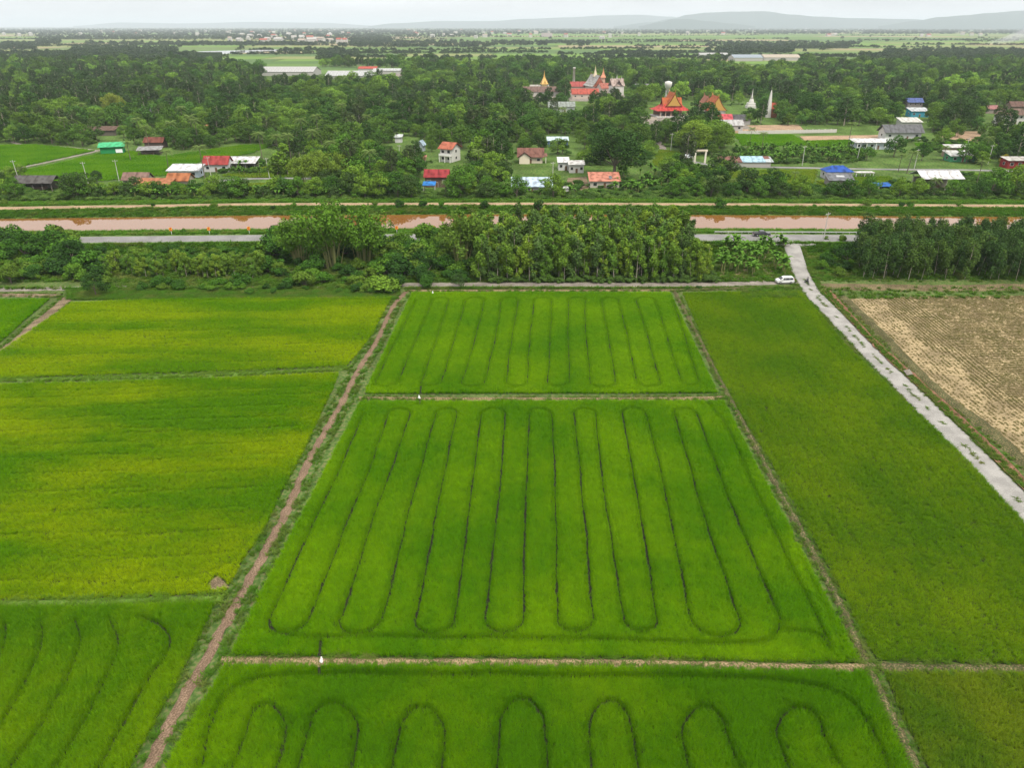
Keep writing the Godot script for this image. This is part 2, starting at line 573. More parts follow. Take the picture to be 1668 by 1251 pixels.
func make_roads() -> void:
	# gravel farm track behind the plots
	var a := smooth_line(pts([-200, 475, 0, 472, 80, 470.5, 135, 470, 220, 468, 420, 470, 560, 468, 655, 464.5, 760, 463.5, 900, 463.5, 1050, 464, 1165, 463, 1240, 461, 1300, 459]))
	structure("gravel_track", ribbon(a, [[-1.5, 0.03], [-0.8, 0.075], [0.0, 0.085], [0.8, 0.075], [1.5, 0.03]], 0.6, 3), M.gravel)
	# lane from the canal road down the right side
	var climb := PackedVector3Array([ground_at(1288, 392.5, 1.62), ground_at(1290, 400, 1.45), ground_at(1293, 410, 1.0), ground_at(1297, 424, 0.45), ground_at(1303, 443, 0.06)])
	climb.append_array(pts([1313, 462, 1330, 485, 1356, 511, 1395, 552, 1440, 598, 1478, 634, 1520, 677, 1560, 716, 1610, 768, 1668, 826, 1760, 920, 1900, 1060]))
	var b := smooth_line(climb)
	structure("gravel_lane", ribbon(b, [[-3.0, -1.8], [-2.2, 0.02], [-1.7, 0.09], [0.0, 0.13], [1.7, 0.09], [2.2, 0.02], [3.0, -1.8]], 0.2, 5), M.lane)
	structure("lane_mouth", ribbon(PackedVector3Array([ground_at(1258, 394.6, 1.6), ground_at(1289, 396, 1.6), ground_at(1322, 394.6, 1.6)]), [[-0.8, 0.03], [0.0, 0.04], [2.2, 0.03], [3.6, -1.8]], 0.3, 8), M.lane)
	lane_line = b
	# dirt path along the plot
	path_line = smooth_line(pts([661, 476, 650, 488, 637, 506, 615, 554, 583, 605, 561, 650, 532, 700, 503, 752, 463, 843, 449, 866, 424, 914, 406, 947, 383, 988, 352, 1045, 322, 1098, 295, 1145, 268, 1199, 244, 1248, 205, 1330, 160, 1430]), 0.8)
	structure("dirt_path", ribbon(path_line, [[-0.6, 0.02], [-0.4, 0.13], [0.0, 0.12], [0.4, 0.14], [0.6, 0.02]], 0.45, 6), M.path)
	path2_line = smooth_line(pts([118, 480, 105, 492, 60, 528, 0, 580, -60, 634, -150, 720]))
	structure("dirt_path", ribbon(path2_line, [[-1.3, 0.02], [-0.9, 0.1], [0.0, 0.13], [0.9, 0.1], [1.3, 0.02]], 0.6, 7), M.path_dull)
	var d := smooth_line(pts([1345, 474, 1368, 500, 1396, 532, 1440, 576, 1478, 610, 1543, 668, 1611, 733, 1668, 792, 1760, 890]))
	structure("red_ditch", ribbon(d, [[-0.95, 0.3], [-0.5, 0.03], [0.0, 0.02], [0.5, 0.03], [0.95, 0.26]], 0.5, 9), M.red_earth)
	var e := smooth_line(pts([1372, 484, 1400, 512, 1432, 543, 1480, 594, 1533, 645, 1600, 694, 1668, 757, 1760, 840]))
	structure("earth_ridge", ribbon(e, [[-1.5, 0.02], [-0.7, 0.3], [0.0, 0.38], [0.7, 0.2], [1.3, 0.02]], 0.5, 10), M.bund_dark)
	var f := smooth_line(pts([1330, 466, 1450, 468, 1560, 469, 1700, 467, 1850, 466]))
	structure("field_edge_track", ribbon(f, [[-2.2, 0.03], [-1.0, 0.12], [0.6, 0.05], [1.6, 0.16], [2.8, 0.03]], 1.0, 12), M.edge_soil)
	# lanes beyond the canal
	var lanes := [
		[[340, 296, 400, 292, 440, 291, 500, 291, 560, 293], 1.7, "village_lane", M.asphalt],
		[[1080, 245, 1100, 252, 1130, 264, 1170, 270, 1230, 272, 1330, 274, 1430, 276, 1560, 277, 1700, 280, 1900, 284], 2.0, "village_lane", M.asphalt],
		[[1082, 247, 1075, 235, 1062, 222, 1040, 205], 1.8, "village_lane", M.gravel],
		[[-30, 290, 20, 277, 90, 262, 160, 246, 175, 241], 1.3, "field_path", M.gravel],
		[[162, 246, 110, 240, 40, 236, 20, 231], 1.3, "field_path", M.gravel],
		[[1530, 222, 1560, 228, 1600, 236], 1.4, "field_path", M.laterite],
	]
	for l in lanes:
		structure(l[2], ribbon(smooth_line(pts(l[0]), 3.0), [[-l[1], 0.06], [0.0, 0.14], [l[1], 0.06]], 0.5, 20), l[3])
	# low bunds between the paddies
	var bunds := [
		[[585, 649, 700, 650, 900, 650.5, 1080, 650, 1180, 648], 0.4, M.bund],
		[[362, 1075, 450, 1077, 560, 1078.5, 700, 1079, 850, 1079, 1000, 1080, 1100, 1082, 1230, 1085, 1330, 1088, 1410, 1086], 0.38, M.bund],
		[[1412, 1086, 1500, 1089, 1600, 1090, 1760, 1092], 0.5, M.bund_dark],
		[[1098, 474, 1130, 535, 1165, 605, 1212, 693, 1255, 775, 1300, 858, 1359, 968, 1410, 1080, 1440, 1145, 1478, 1225, 1530, 1330], 0.42, M.bund_dark],
		[[662, 474, 800, 473.5, 950, 473.5, 1098, 473], 0.38, M.bund],
		[[-80, 628, 0, 620, 120, 618, 285, 613, 430, 608, 568, 601], 0.42, M.bund_green],
		[[-100, 988, 0, 984, 150, 982, 270, 978, 365, 976], 0.42, M.bund_green],
		[[1098, 473, 1200, 470, 1300, 469], 0.8, M.bund_dark],
		[[-80, 483, 0, 481, 100, 482], 0.9, M.path_dull],
	]
	for l in bunds:
		var line := smooth_line(pts(l[0]), 1.0)
		structure("field_bund", ribbon(line, [[-l[1] - 0.15, 0.01], [-l[1] * 0.6, 0.26], [0.0, 0.3], [l[1] * 0.6, 0.25], [l[1] + 0.15, 0.01]], 0.3, 30), l[2])
		bund_lines.append([line, l[1], l[2]])

var lane_line: PackedVector3Array
var path_line: PackedVector3Array
var path2_line: PackedVector3Array
var bund_lines := []

# ---------------------------------------------------------------- rice
const CELL := 0.08
const GX0 := -135.0
const GZ0 := -190.0
const GW := 3375
const GH := 2200
var trodden := PackedByteArray()

func stamp(line: PackedVector3Array, radius: float, wobble := 0.0, mark := 1) -> void:
	var n := FastNoiseLite.new()
	n.frequency = 0.06
	n.seed = 5
	for i in line.size() - 1:
		var a := line[i]
		var b := line[i + 1]
		var steps := maxi(1, int(a.distance_to(b) / 0.1))
		for k in steps:
			var p := a.lerp(b, float(k) / steps)
			p.x += wobble * n.get_noise_2d(p.x * 0.5, p.z)
			p.z += wobble * n.get_noise_2d(p.x + 90.0, p.z * 0.5)
			var rr := radius * (1.0 + 0.5 * n.get_noise_2d(p.x * 2.2, p.z * 2.2))
			var wide := rr + (0.34 if mark == 1 else 0.0)
			var c := int(wide / CELL) + 1
			var gx := int((p.x - GX0) / CELL)
			var gz := int((p.z - GZ0) / CELL)
			for dz in range(-c, c + 1):
				for dx in range(-c, c + 1):
					var away := (dx * dx + dz * dz) * CELL * CELL
					if away > wide * wide: continue
					var ix := gx + dx
					var iz := gz + dz
					if ix >= 0 and iz >= 0 and ix < GW and iz < GH:
						var at := iz * GW + ix
						if away <= rr * rr: trodden[at] = mark
						elif trodden[at] == 0: trodden[at] = 3

# up and down lines joined by U-turns: rows given as [top x, bottom x] in photo pixels
func serpentine(rows: Array, top: float, bottom: float, first_turn_top: bool, radius: float, until := 1000.0) -> void:
	for i in rows.size():
		var a := ground_at(rows[i][0], top)
		var b := ground_at(rows[i][1], bottom)
		var d := (b - a).normalized()
		var line := PackedVector3Array()
		var side := 0.35 * rng.randf_range(-1, 1)
		for k in 13:
			var f := k / 12.0
			line.append(a.lerp(b, f) + Vector3(1, 0, 0) * (side * sin(f * PI) + 0.1 * sin(f * 5.0 + i)))
		stamp(line, radius, 0.25)
		if i + 1 < rows.size():
			var at_top := (i % 2 == 0) == first_turn_top
			var p := a if at_top else b
			var q := ground_at(rows[i + 1][0], top) if at_top else ground_at(rows[i + 1][1], bottom)
			var r := p.distance_to(q) * 0.5
			var mid := (p + q) * 0.5
			var ahead := -d if at_top else d
			var arc := PackedVector3Array()
			for k in 13:
				var t := PI * k / 12.0
				arc.append(mid + (p - mid) * cos(t) + ahead * r * sin(t) * 0.9)
			stamp(arc, radius * 0.85, 0.1, 1)

func make_tracks() -> void:
	trodden.resize(GW * GH)
	serpentine([[678, 612], [704, 648], [731, 686], [759, 718], [790, 752], [817, 790], [844, 826], [869, 860], [897, 892], [926, 927], [954, 961], [981, 1003], [1008, 1038], [1036, 1076], [1067, 1110], [1095, 1137]], 491, 624, false, 0.145)
	serpentine([[594, 440], [633, 503], [668, 554], [710, 621], [745, 677], [785, 741], [823, 791], [861, 852], [897, 907], [934, 964], [970, 1015], [1013, 1070], [1051, 1125], [1097, 1204], [1133, 1269]], 676, 1012, false, 0.155)
	# the headland lines of the middle and the near plot
	stamp(smooth_line(pts([440, 1012, 455, 1034, 520, 1040, 640, 1040, 780, 1042, 940, 1044, 1060, 1047, 1170, 1050, 1250, 1044, 1269, 1012]), 0.3), 0.105, 0.2)
	stamp(smooth_line(pts([1269, 1028, 1300, 1030, 1335, 1038, 1350, 1060]), 0.3), 0.105, 0.2)
	stamp(smooth_line(pts([1150, 655, 1185, 700, 1225, 790, 1290, 930, 1335, 1020, 1352, 1055]), 0.4), 0.105, 0.2)
	stamp(smooth_line(pts([523, 1045, 521, 1100]), 0.3), 0.18)
	stamp(smooth_line(pts([686, 630, 684, 662]), 0.3), 0.18)
	stamp(smooth_line(pts([330, 1250, 345, 1180, 375, 1130, 430, 1106, 560, 1101, 760, 1102, 940, 1104, 1100, 1105, 1220, 1108, 1304, 1116, 1372, 1136, 1406, 1170, 1430, 1215, 1450, 1270]), 0.3), 0.105, 0.2)
	for arch in [[380, 453, 1150], [487, 575, 1150], [640, 722, 1155], [811, 892, 1143], [964, 1040, 1145], [1122, 1203, 1155], [1282, 1366, 1155]]:
		var top: float = arch[2]
		var a0: float = lerpf(arch[0], 834, 0.045)
		var a1: float = lerpf(arch[1], 834, 0.045)
		stamp(smooth_line(pts([arch[0] * 1.09 - 75, 1330, arch[0], 1250, a0 + 2, top + 45, a0 + 8, top + 22, (a0 * 2 + a1) / 3, top + 2, (a0 + a1) / 2, top, (a0 + a1 * 2) / 3, top + 2, a1 - 8, top + 22, a1 - 2, top + 45, arch[1], 1250, arch[1] * 1.09 - 75, 1330]), 0.3), 0.125, 0.2)
	# the fields to the left: long faint passes
	for k in 7:
		var y0: float = [506, 522, 536, 549, 561, 575, 589][k]
		for seg in 2:
			stamp(smooth_line(pts([-40 + seg * 260 + rng.randf() * 90, y0 + 5, 180 + seg * 200, y0 + 3, 300 + seg * 250 - rng.randf() * 90, y0]), 0.5), 0.28, 0.6, 2)
	for k in 13:
		var y0: float = [632, 643, 660, 678, 697, 722, 742, 768, 797, 830, 866, 905, 944][k]
		var stop := 560.0 - (y0 - 600.0) * 0.48
		for seg in 2:
			var s0 := -60 + seg * stop * 0.5 + rng.randf() * stop * 0.1
			var s1 := stop * (0.55 + seg * 0.42) - rng.randf() * stop * 0.1
			stamp(smooth_line(pts([s0, y0 + 9, (s0 + s1) / 2, y0 + 5, s1, y0]), 0.5), 0.28, 0.7, 2)
	stamp(smooth_line(pts([545, 640, 500, 735, 440, 830, 395, 900, 360, 930, 290, 945]), 0.4), 0.28, 0.3, 2)
	stamp(smooth_line(pts([606, 490, 590, 530, 560, 580]), 0.4), 0.28, 0.3, 2)
	stamp(smooth_line(pts([230, 1008, 258, 1020, 276, 1040, 272, 1070, 250, 1100, 215, 1160, 165, 1250, 130, 1310]), 0.3), 0.15, 0.15, 1)
	for k in 5:
		var off := 62.0 * (k + 1)
		stamp(smooth_line(pts([235 - off * 0.9, 1010 + k * 3, 255 - off, 1060, 215 - off * 1.06, 1160, 165 - off * 1.15, 1250, 120 - off * 1.2, 1320]), 0.4), 0.1, 0.25)
	# the field to the right: faint passes that run along its length
	var u := (ground_at(1362, 848) - ground_at(1168, 489)).normalized()
	for k in 13:
		var p := ground_at(1121 + k * 16.5, 486) + Vector3(rng.randf_range(-0.4, 0.4), 0, 0)
		var line := PackedVector3Array()
		var l := 0.0
		while l < 118.0:
			line.append(p + u * l)
			l += 2.0
			if rng.randf() < 0.04:
				if line.size() > 1: stamp(line, 0.24 + 0.05 * rng.randf(), 0.3, 2)
				line = PackedVector3Array()
				l += rng.randf_range(2, 9)
		if line.size() > 1: stamp(line, 0.26, 0.3, 2)

func field(label: String, outline: Array, spacing: float, high: float, green: Color, yellow: Color, balance: float, stretch: Vector2, sd: int, bare := []) -> void:
	var o := thing("rice_field", Vector3.ZERO)
	tag(o, label, "rice field", "", "stuff")
	var shape := poly(outline)
	part(o, "mud", sheet_mesh(shape, 0.008 + 0.0005 * sd), M.mud)
	var n := FastNoiseLite.new()
	n.seed = sd
	n.frequency = 0.045
	n.fractal_octaves = 4
	var fine := FastNoiseLite.new()
	fine.seed = sd + 40
	fine.frequency = 0.35
	var lo := Vector2(INF, INF)
	var hi := -lo
	for p in shape:
		lo = lo.min(p)
		hi = hi.max(p)
	lo = lo.max(Vector2(-125, -189))
	hi = hi.min(Vector2(128, -22))
	var holes := []
	for b in bare: holes.append(poly(b))
	var places := [[], [], []]
	var tints := [[], [], []]
	var z := lo.y
	while z < hi.y:
		var x := lo.x
		var reach := 0.76 * (-z * cos(pitch) + EYE * sin(pitch)) + 3.0
		while x < hi.x:
			var p := Vector2(x + rng.randf_range(-0.5, 0.5) * spacing, z + rng.randf_range(-0.5, 0.5) * spacing)
			x += spacing
			if absf(p.x) > reach: continue
			var ix := int((p.x - GX0) / CELL)
			var iz := int((p.y - GZ0) / CELL)
			var worn := 0
			if ix >= 0 and iz >= 0 and ix < GW and iz < GH: worn = trodden[iz * GW + ix]
			if worn == 1 or worn == 3 or (worn == 2 and rng.randf() < 0.12): continue
			if not Geometry2D.is_point_in_polygon(p, shape): continue
			var empty := false
			for b in holes:
				if Geometry2D.is_point_in_polygon(p, b): empty = true
			if empty: continue
			var f := clampf(n.get_noise_2d(p.x * stretch.x, p.y * stretch.y) * (1.25 if stretch.x < 0.6 else 0.75) + balance + 0.25 * fine.get_noise_2d(p.x * stretch.x * 1.3, p.y) + rng.randf_range(-0.1, 0.1), 0.0, 1.0)
			var c := green.lerp(yellow, f)
			var tone := rng.randf_range(0.86, 1.1) * (1.0 + 0.12 * fine.get_noise_2d(p.x * 2.0 + 50.0, p.y * 2.0))
			var kind := rng.randi() % 3
			var s := high * rng.randf_range(0.82, 1.15) * (1.0 - 0.2 * f) * (1.0 if worn == 0 else 0.66)
			places[kind].append(Transform3D(Basis(Vector3.UP, rng.randf() * TAU).scaled(Vector3(1.0, s, 1.0)), Vector3(p.x, 0.0, p.y)))
			tints[kind].append(Color(c.r * tone, c.g * tone, c.b * tone))
		z += spacing
	# upright plants that line the wheel tracks
	var line_places := []
	var line_tints := []
	var gz := maxi(0, int((lo.y - GZ0) / CELL))
	while gz < mini(GH, int((hi.y - GZ0) / CELL)):
		var gx := maxi(0, int((lo.x - GX0) / CELL))
		var stop := mini(GW, int((hi.x - GX0) / CELL))
		while gx < stop:
			if trodden[gz * GW + gx] == 3 and rng.randf() < 0.42:
				var p := Vector2(GX0 + (gx + rng.randf()) * CELL, GZ0 + (gz + rng.randf()) * CELL)
				if Geometry2D.is_point_in_polygon(p, shape):
					var f := clampf(n.get_noise_2d(p.x * stretch.x, p.y * stretch.y) * (1.25 if stretch.x < 0.6 else 0.75) + balance + 0.25 * fine.get_noise_2d(p.x * stretch.x * 1.3, p.y) + rng.randf_range(-0.1, 0.1), 0.0, 1.0)
					var c := green.lerp(yellow, f) * rng.randf_range(0.86, 1.1)
					line_places.append(Transform3D(Basis(Vector3.UP, rng.randf() * TAU).scaled(Vector3(1.0, high * rng.randf_range(0.8, 1.1), 1.0)), Vector3(p.x, 0.0, p.y)))
					line_tints.append(c)
			gx += 1
		gz += 1
	if line_places.size(): scatter(o, "rice_plants", M.slim_tuft, M.rice, line_places, line_tints)
	rice_count += line_places.size()
	for k in 3:
		if places[k].size(): scatter(o, "rice_plants", M.rice_patch[k], M.rice, places[k], tints[k])
	rice_count += places[0].size() + places[1].size() + places[2].size()

var rice_count := 0

func make_fields() -> void:
	make_tracks()
	var g := Color(0.1, 0.27, 0.003)
	var y := Color(0.22, 0.4, 0.003)
	field("bright green paddy ruled with looping tractor lines beside the gravel track", [672, 477.5, 1091, 477.5, 1168, 641, 594, 642], 0.29, 0.62, g, y, 0.5, Vector2(1, 1), 1)
	field("large green paddy with looping tractor lines between the two tan bunds", [588, 656, 1178, 655, 1230, 757, 1290, 870, 1350, 985, 1398, 1080, 1250, 1078, 1100, 1073, 850, 1071, 600, 1070, 378, 1067, 430, 960, 500, 826], 0.265, 0.66, g, y, 0.38, Vector2(1, 1), 2)
	field("dense dark green paddy with arched tractor lines below the lower bund", [368, 1087, 700, 1088, 1000, 1090, 1250, 1096, 1408, 1098, 1478, 1251, 1520, 1340, 225, 1340, 300, 1200], 0.26, 0.72, g * 0.9, y * 0.92, 0.26, Vector2(1, 1), 3)
	field("yellow-green paddy streaked lengthwise below the bushes", [118, 494, 200, 490, 350, 487, 640, 485, 628, 505, 604, 550, 566, 597, 430, 603, 280, 608, 100, 613, -70, 622], 0.36, 0.55, Color(0.13, 0.29, 0.003), Color(0.3, 0.41, 0.003), 0.55, Vector2(0.35, 1.3), 4)
	field("wide yellow-green paddy with faint straight passes beside the brown path", [-90, 635, 0, 627, 140, 624, 290, 619, 450, 613, 552, 608, 540, 640, 500, 725, 462, 800, 428, 868, 395, 915, 368, 966, 270, 971, 120, 976, -110, 981], 0.32, 0.6, Color(0.115, 0.275, 0.003), Color(0.285, 0.395, 0.003), 0.42, Vector2(0.4, 1.25), 5, [[338, 955, 350, 940, 360, 938, 370, 950, 374, 957, 352, 963]])
	field("green paddy with slanting furrows and one curved line beside the brown path", [-120, 996, 0, 992, 150, 990, 280, 986, 350, 984, 340, 1010, 316, 1060, 290, 1110, 262, 1160, 232, 1215, 175, 1330, 140, 1400, -200, 1400], 0.26, 0.7, Color(0.1, 0.25, 0.004), Color(0.22, 0.365, 0.004), 0.36, Vector2(1, 1), 6)
	field("small green corner paddy next to the grey earth path", [-60, 489, 82, 488, 40, 524, 0, 560, -60, 610], 0.36, 0.6, g, y, 0.15, Vector2(1, 1), 7)
	field("long olive paddy between the plot bund and the gravel lane", [1112, 478, 1302, 475, 1335, 513, 1375, 562, 1425, 610, 1478, 659, 1577, 754, 1660, 846, 1760, 950, 1800, 1083, 1640, 1082, 1428, 1077, 1400, 1030, 1359, 945, 1304, 845, 1250, 745, 1212, 685, 1165, 600], 0.33, 0.55, Color(0.105, 0.225, 0.006), Color(0.21, 0.32, 0.006), 0.28, Vector2(0.9, 0.9), 8)
	field("olive corner paddy below the long olive paddy", [1440, 1097, 1600, 1097, 1780, 1100, 1850, 1330, 1545, 1330, 1492, 1213, 1461, 1151], 0.31, 0.6, Color(0.1, 0.2, 0.01), Color(0.22, 0.28, 0.012), 0.35, Vector2(1, 1), 9)
	print("rice patches ", rice_count)

# rice fields beyond the canal: seen from 300 m and more
func make_far_paddies() -> void:
	var list := [
		["bright green paddy north of the canal behind the grey shed", [-80, 292, 20, 282, 90, 268, 165, 250, 215, 247, 300, 262, 330, 262, 290, 284, 215, 291, 110, 300, -20, 306], 0],
		["green paddy north of the canal beyond the pale field path", [-60, 238, 60, 236, 110, 241, 155, 246, 90, 260, 20, 275, -70, 286], 0],
		["green paddy strip beside the woodland edge", [250, 258, 330, 246, 395, 237, 445, 236, 410, 250, 345, 262, 300, 264], 1],
		["yellow-green plot beside the village lane and bamboo", [360, 287, 440, 270, 520, 270, 500, 288, 420, 290], 2],
		["yellow-green plot south of the village lane", [350, 308, 400, 300, 520, 298, 520, 312, 390, 318], 2],
		["green paddy in front of the long white wall", [1195, 219, 1290, 220, 1316, 237, 1210, 238], 0],
		["green paddy strip beside the white columned building", [1308, 230, 1400, 228, 1400, 240, 1318, 240], 1],
		["green paddy between the village lane and the palms", [1180, 279, 1330, 277, 1322, 306, 1300, 312, 1190, 310], 2],
		["bright green lawn in front of the white shed", [1385, 290, 1450, 288, 1460, 318, 1330, 322, 1330, 296], 2],
		["green paddy behind the white shed", [1545, 285, 1620, 283, 1610, 300, 1560, 302], 1],
		["green paddy east of the grey-roofed house", [1490, 234, 1580, 230, 1600, 243, 1500, 245], 0],
		["grassy clearing beside the temple lane", [1075, 244, 1110, 249, 1120, 262, 1090, 275, 1060, 270], 2],
	]
	for l in list:
		var o := thing("rice_field", Vector3.ZERO)
		tag(o, l[0], "rice field", "", "stuff")
		var shape := poly(l[1])
		part(o, "mud", sheet_mesh(shape, 0.035), M.mud)
		var cols: Array = [[Color(0.09, 0.24, 0.008), Color(0.15, 0.31, 0.01)], [Color(0.085, 0.22, 0.01), Color(0.15, 0.28, 0.01)], [Color(0.13, 0.23, 0.018), Color(0.22, 0.28, 0.03)]][l[2]]
		var lo := Vector2(INF, INF)
		var hi := -lo
		for p in shape:
			lo = lo.min(p)
			hi = hi.max(p)
		var n := FastNoiseLite.new()
		n.frequency = 0.03
		var places := []
		var tints := []
		var z := lo.y
		while z < hi.y:
			var x := lo.x
			while x < hi.x:
				var p := Vector2(x + rng.randf_range(-0.5, 0.5), z + rng.randf_range(-0.5, 0.5))
				x += 1.25
				if not Geometry2D.is_point_in_polygon(p, shape): continue
				var c: Color = cols[0].lerp(cols[1], clampf(n.get_noise_2d(p.x, p.y * 2.0) + 0.5 + rng.randf_range(-0.15, 0.15), 0, 1))
				places.append(Transform3D(Basis(Vector3.UP, rng.randf() * TAU).scaled(Vector3(1, rng.randf_range(0.5, 0.65), 1)), Vector3(p.x, 0.03, p.y)))
				tints.append(c)
			z += 1.25
		if places.size(): scatter(o, "rice_plants", M.wide_patch, M.rice, places, tints)

# stubble of the harvested field
func make_stubble() -> void:
	var o := thing("stubble_field", Vector3.ZERO)
	tag(o, "harvested tan field of straw stubble rows beside the red ditch", "stubble field", "", "stuff")
	var shape := poly([1378, 487, 1500, 483, 1700, 482, 1900, 482, 1900, 900, 1760, 832, 1668, 748, 1600, 690, 1533, 638, 1480, 588, 1432, 542, 1402, 511])
	part(o, "straw_bed", sheet_mesh(shape, 0.03), M.straw_bed)
	var edge := flat(pts([1372, 484, 1432, 543, 1533, 645, 1668, 757, 1760, 840]))
	var n := FastNoiseLite.new()
	n.frequency = 0.05
	n.fractal_octaves = 3
	var places := []
	var tints := []
	for k in 150000:
		var p := Vector2(rng.randf_range(70, 140), rng.randf_range(-171, -80))
		if absf(p.x) > 0.76 * (-p.y * cos(pitch) + 27.0) + 3.0: continue
		var near := INF
		for i in edge.size() - 1:
			near = minf(near, p.distance_to(Geometry2D.get_closest_point_to_segment(p, edge[i], edge[i + 1])))
		var wob := n.get_noise_2d(p.x, p.y) * 2.0
		var lane: float = near if near < 15.0 + wob * 3.0 else -p.y + 0.02 * p.x
		var row := fposmod(lane + wob * 0.2, 0.85)
		if row > 0.34 or (near < 9.0 + wob * 2.0 and rng.randf() < 0.7) or not Geometry2D.is_point_in_polygon(p, shape): continue
		var f := clampf(n.get_noise_2d(p.x * 3.0, p.y * 3.0) + 0.45, 0, 1)
		var c := Color(0.29, 0.23, 0.12).lerp(Color(0.21, 0.19, 0.075), f) * rng.randf_range(0.85, 1.1)
		places.append(Transform3D(Basis(Vector3.UP, rng.randf() * TAU).scaled(Vector3(0.55, rng.randf_range(0.1, 0.2), 0.55)), Vector3(p.x, 0.03, p.y)))
		tints.append(c)
	scatter(o, "stubble", M.grass_patch, M.rice, places, tints)

# grass on bunds, verges and banks
func make_grass() -> void:
	var n := FastNoiseLite.new()
	n.frequency = 0.12
	n.fractal_octaves = 3
	var places := []
	var tints := []
	var dull := Color(0.11, 0.17, 0.028)
	var lush := Color(0.085, 0.205, 0.018)
	var pale := Color(0.21, 0.215, 0.065)
	var grow := func(p: Vector3, high: float, mix: float) -> void:
		var c := lush.lerp(dull, clampf(mix + n.get_noise_2d(p.x * 3.0, p.z * 3.0), 0, 1)).lerp(pale, clampf(n.get_noise_2d(p.x + 500.0, p.z) * 1.2 - 0.1, 0, 0.7))
		var s := rng.randf_range(0.6, 1.2)
		places.append(Transform3D(Basis(Vector3.UP, rng.randf() * TAU).scaled(Vector3(s, high * rng.randf_range(0.6, 1.3), s)), p))
		tints.append(c * rng.randf_range(0.75, 1.15))
	# both sides of the dirt path
	for i in path_line.size() - 1:
		var d := (path_line[i + 1] - path_line[i]).normalized()
		var s := Vector3(-d.z, 0, d.x)
		for k in 9:
			var off := rng.randf_range(0.5, 1.9) * (1 if k % 2 else -1)
			if absf(off) < 1.5 and n.get_noise_2d(path_line[i].x * 2 + 70, path_line[i].z * 2) > 0.1: continue
			grow.call(path_line[i] + d * rng.randf() * 0.8 + s * off, 0.4, 0.5)
	for i in path2_line.size() - 1:
		var d := (path2_line[i + 1] - path2_line[i]).normalized()
		var s := Vector3(-d.z, 0, d.x)
		for k in 10:
			grow.call(path2_line[i] + d * rng.randf() * 1.5 + s * rng.randf_range(1.1, 2.4) * (1 if k % 2 else -1), 0.35, 0.5)
	for bl in bund_lines:
		var line: PackedVector3Array = bl[0]
		var green: bool = bl[2] == M.bund_green
		for i in line.size() - 1:
			var d := (line[i + 1] - line[i]).normalized()
			var s := Vector3(-d.z, 0, d.x)
			for k in (9 if green else 6):
				var off: float = rng.randf_range(0.0 if green else bl[1] * 0.45, bl[1] + 0.5) * (1 if rng.randf() < 0.5 else -1)
				if not green and n.get_noise_2d(line[i].x * 2, line[i].z * 2) > 0.25: continue
				grow.call(line[i] + d * rng.randf() + s * off + Vector3.UP * 0.12, 0.36 if green else 0.3, 0.6)
				if green: tints[-1] = tints[-1].lerp(Color(0.15, 0.27, 0.02), 0.6)
	# lane verges, centre strip and the ditch side
	for i in lane_line.size() - 1:
		var d := (lane_line[i + 1] - lane_line[i]).normalized()
		var s := Vector3(-d.z, 0, d.x)
		var base := lane_line[i]
		if absf(base.x) > 150: continue
		for k in 26:
			var off := rng.randf_range(2.1, 4.2)
			if k % 2: off = -rng.randf_range(2.2, 3.6)
			grow.call(base + d * rng.randf() * 1.5 + s * off * Vector3(1, 0, 1) - Vector3.UP * base.y * 0.3, 0.35, 0.7)
		if n.get_noise_2d(i * 1.6, 3.0) > 0.02 and i > 18:
			for k in 4:
				grow.call(base + d * rng.randf() * 1.5 + s * rng.randf_range(-0.25, 0.25) + Vector3.UP * 0.1, 0.14, 0.9)
	# canal banks
	for i in 34000:
		var x := rng.randf_range(-120, 1790)
		var f := rng.randf()
		var p: Vector3
		match i % 4:
			0: p = on_line(ROAD_NEAR, x, 0.02).lerp(on_line(ROAD_NEAR, x, 1.55), f) + Vector3(0, 0, lerpf(12.4, 1.2, f))
			1: p = (on_line(ROAD_FAR, x, 1.5) + Vector3(0, 0, -0.7)).lerp(on_line(WATER_NEAR, x, 0.35) + Vector3(0, 0, 1.8), f)
			2: p = (on_line(WATER_FAR, x, 0.35) + Vector3(0, 0, -1.6)).lerp(on_line(TRACK_NEAR, x, 1.5) + Vector3(0, 0, 1.0), f)
			3:
				p = (on_line(TRACK_FAR, x, 1.5) + Vector3(0, 0, -0.5)).lerp(on_line(TRACK_FAR, x, 0.03) + Vector3(0, 0, -7.0), f)
		grow.call(p, rng.randf_range(0.3, 0.65), 0.1)
		places[-1] = places[-1].scaled_local(Vector3(2.2, 1.4, 2.2))
	# rough ground behind the plots
	for i in 30000:
		var p := ground_at(rng.randf_range(-40, 1700), rng.randf_range(396, 487))
		var q := pixel_of(p)
		if p.z < -172.5 or p.x > 57:
			if q.y > 459.5 and q.y < 469.0 and (q.x > 650 or q.x < 140): continue
			if q.x > 1325 and q.y > 455 and rng.randf() < 0.8: continue
			if absf(q.x - (1290.0 + maxf(0.0, q.y - 400.0) * 0.33)) < 16.0: continue
			grow.call(p, 0.5, 0.4)
			places[-1] = places[-1].scaled_local(Vector3(1.7, 1.2, 1.7))
	for i in 9000:
		var p := ground_at(rng.randf_range(110, 650), rng.randf_range(470, 488.5))
		grow.call(p, 0.38, 0.3)
		places[-1] = places[-1].scaled_local(Vector3(1.3, 1.0, 1.3))
	# green corner by the lane mouth and the strip by the ditch
	var corner := poly([1305, 402, 1385, 402, 1400, 458, 1330, 458, 1316, 440])
	var strip := poly([1338, 470, 1372, 484, 1432, 543, 1533, 645, 1668, 757, 1800, 880, 1800, 930, 1668, 800, 1600, 735, 1500, 640, 1420, 562])
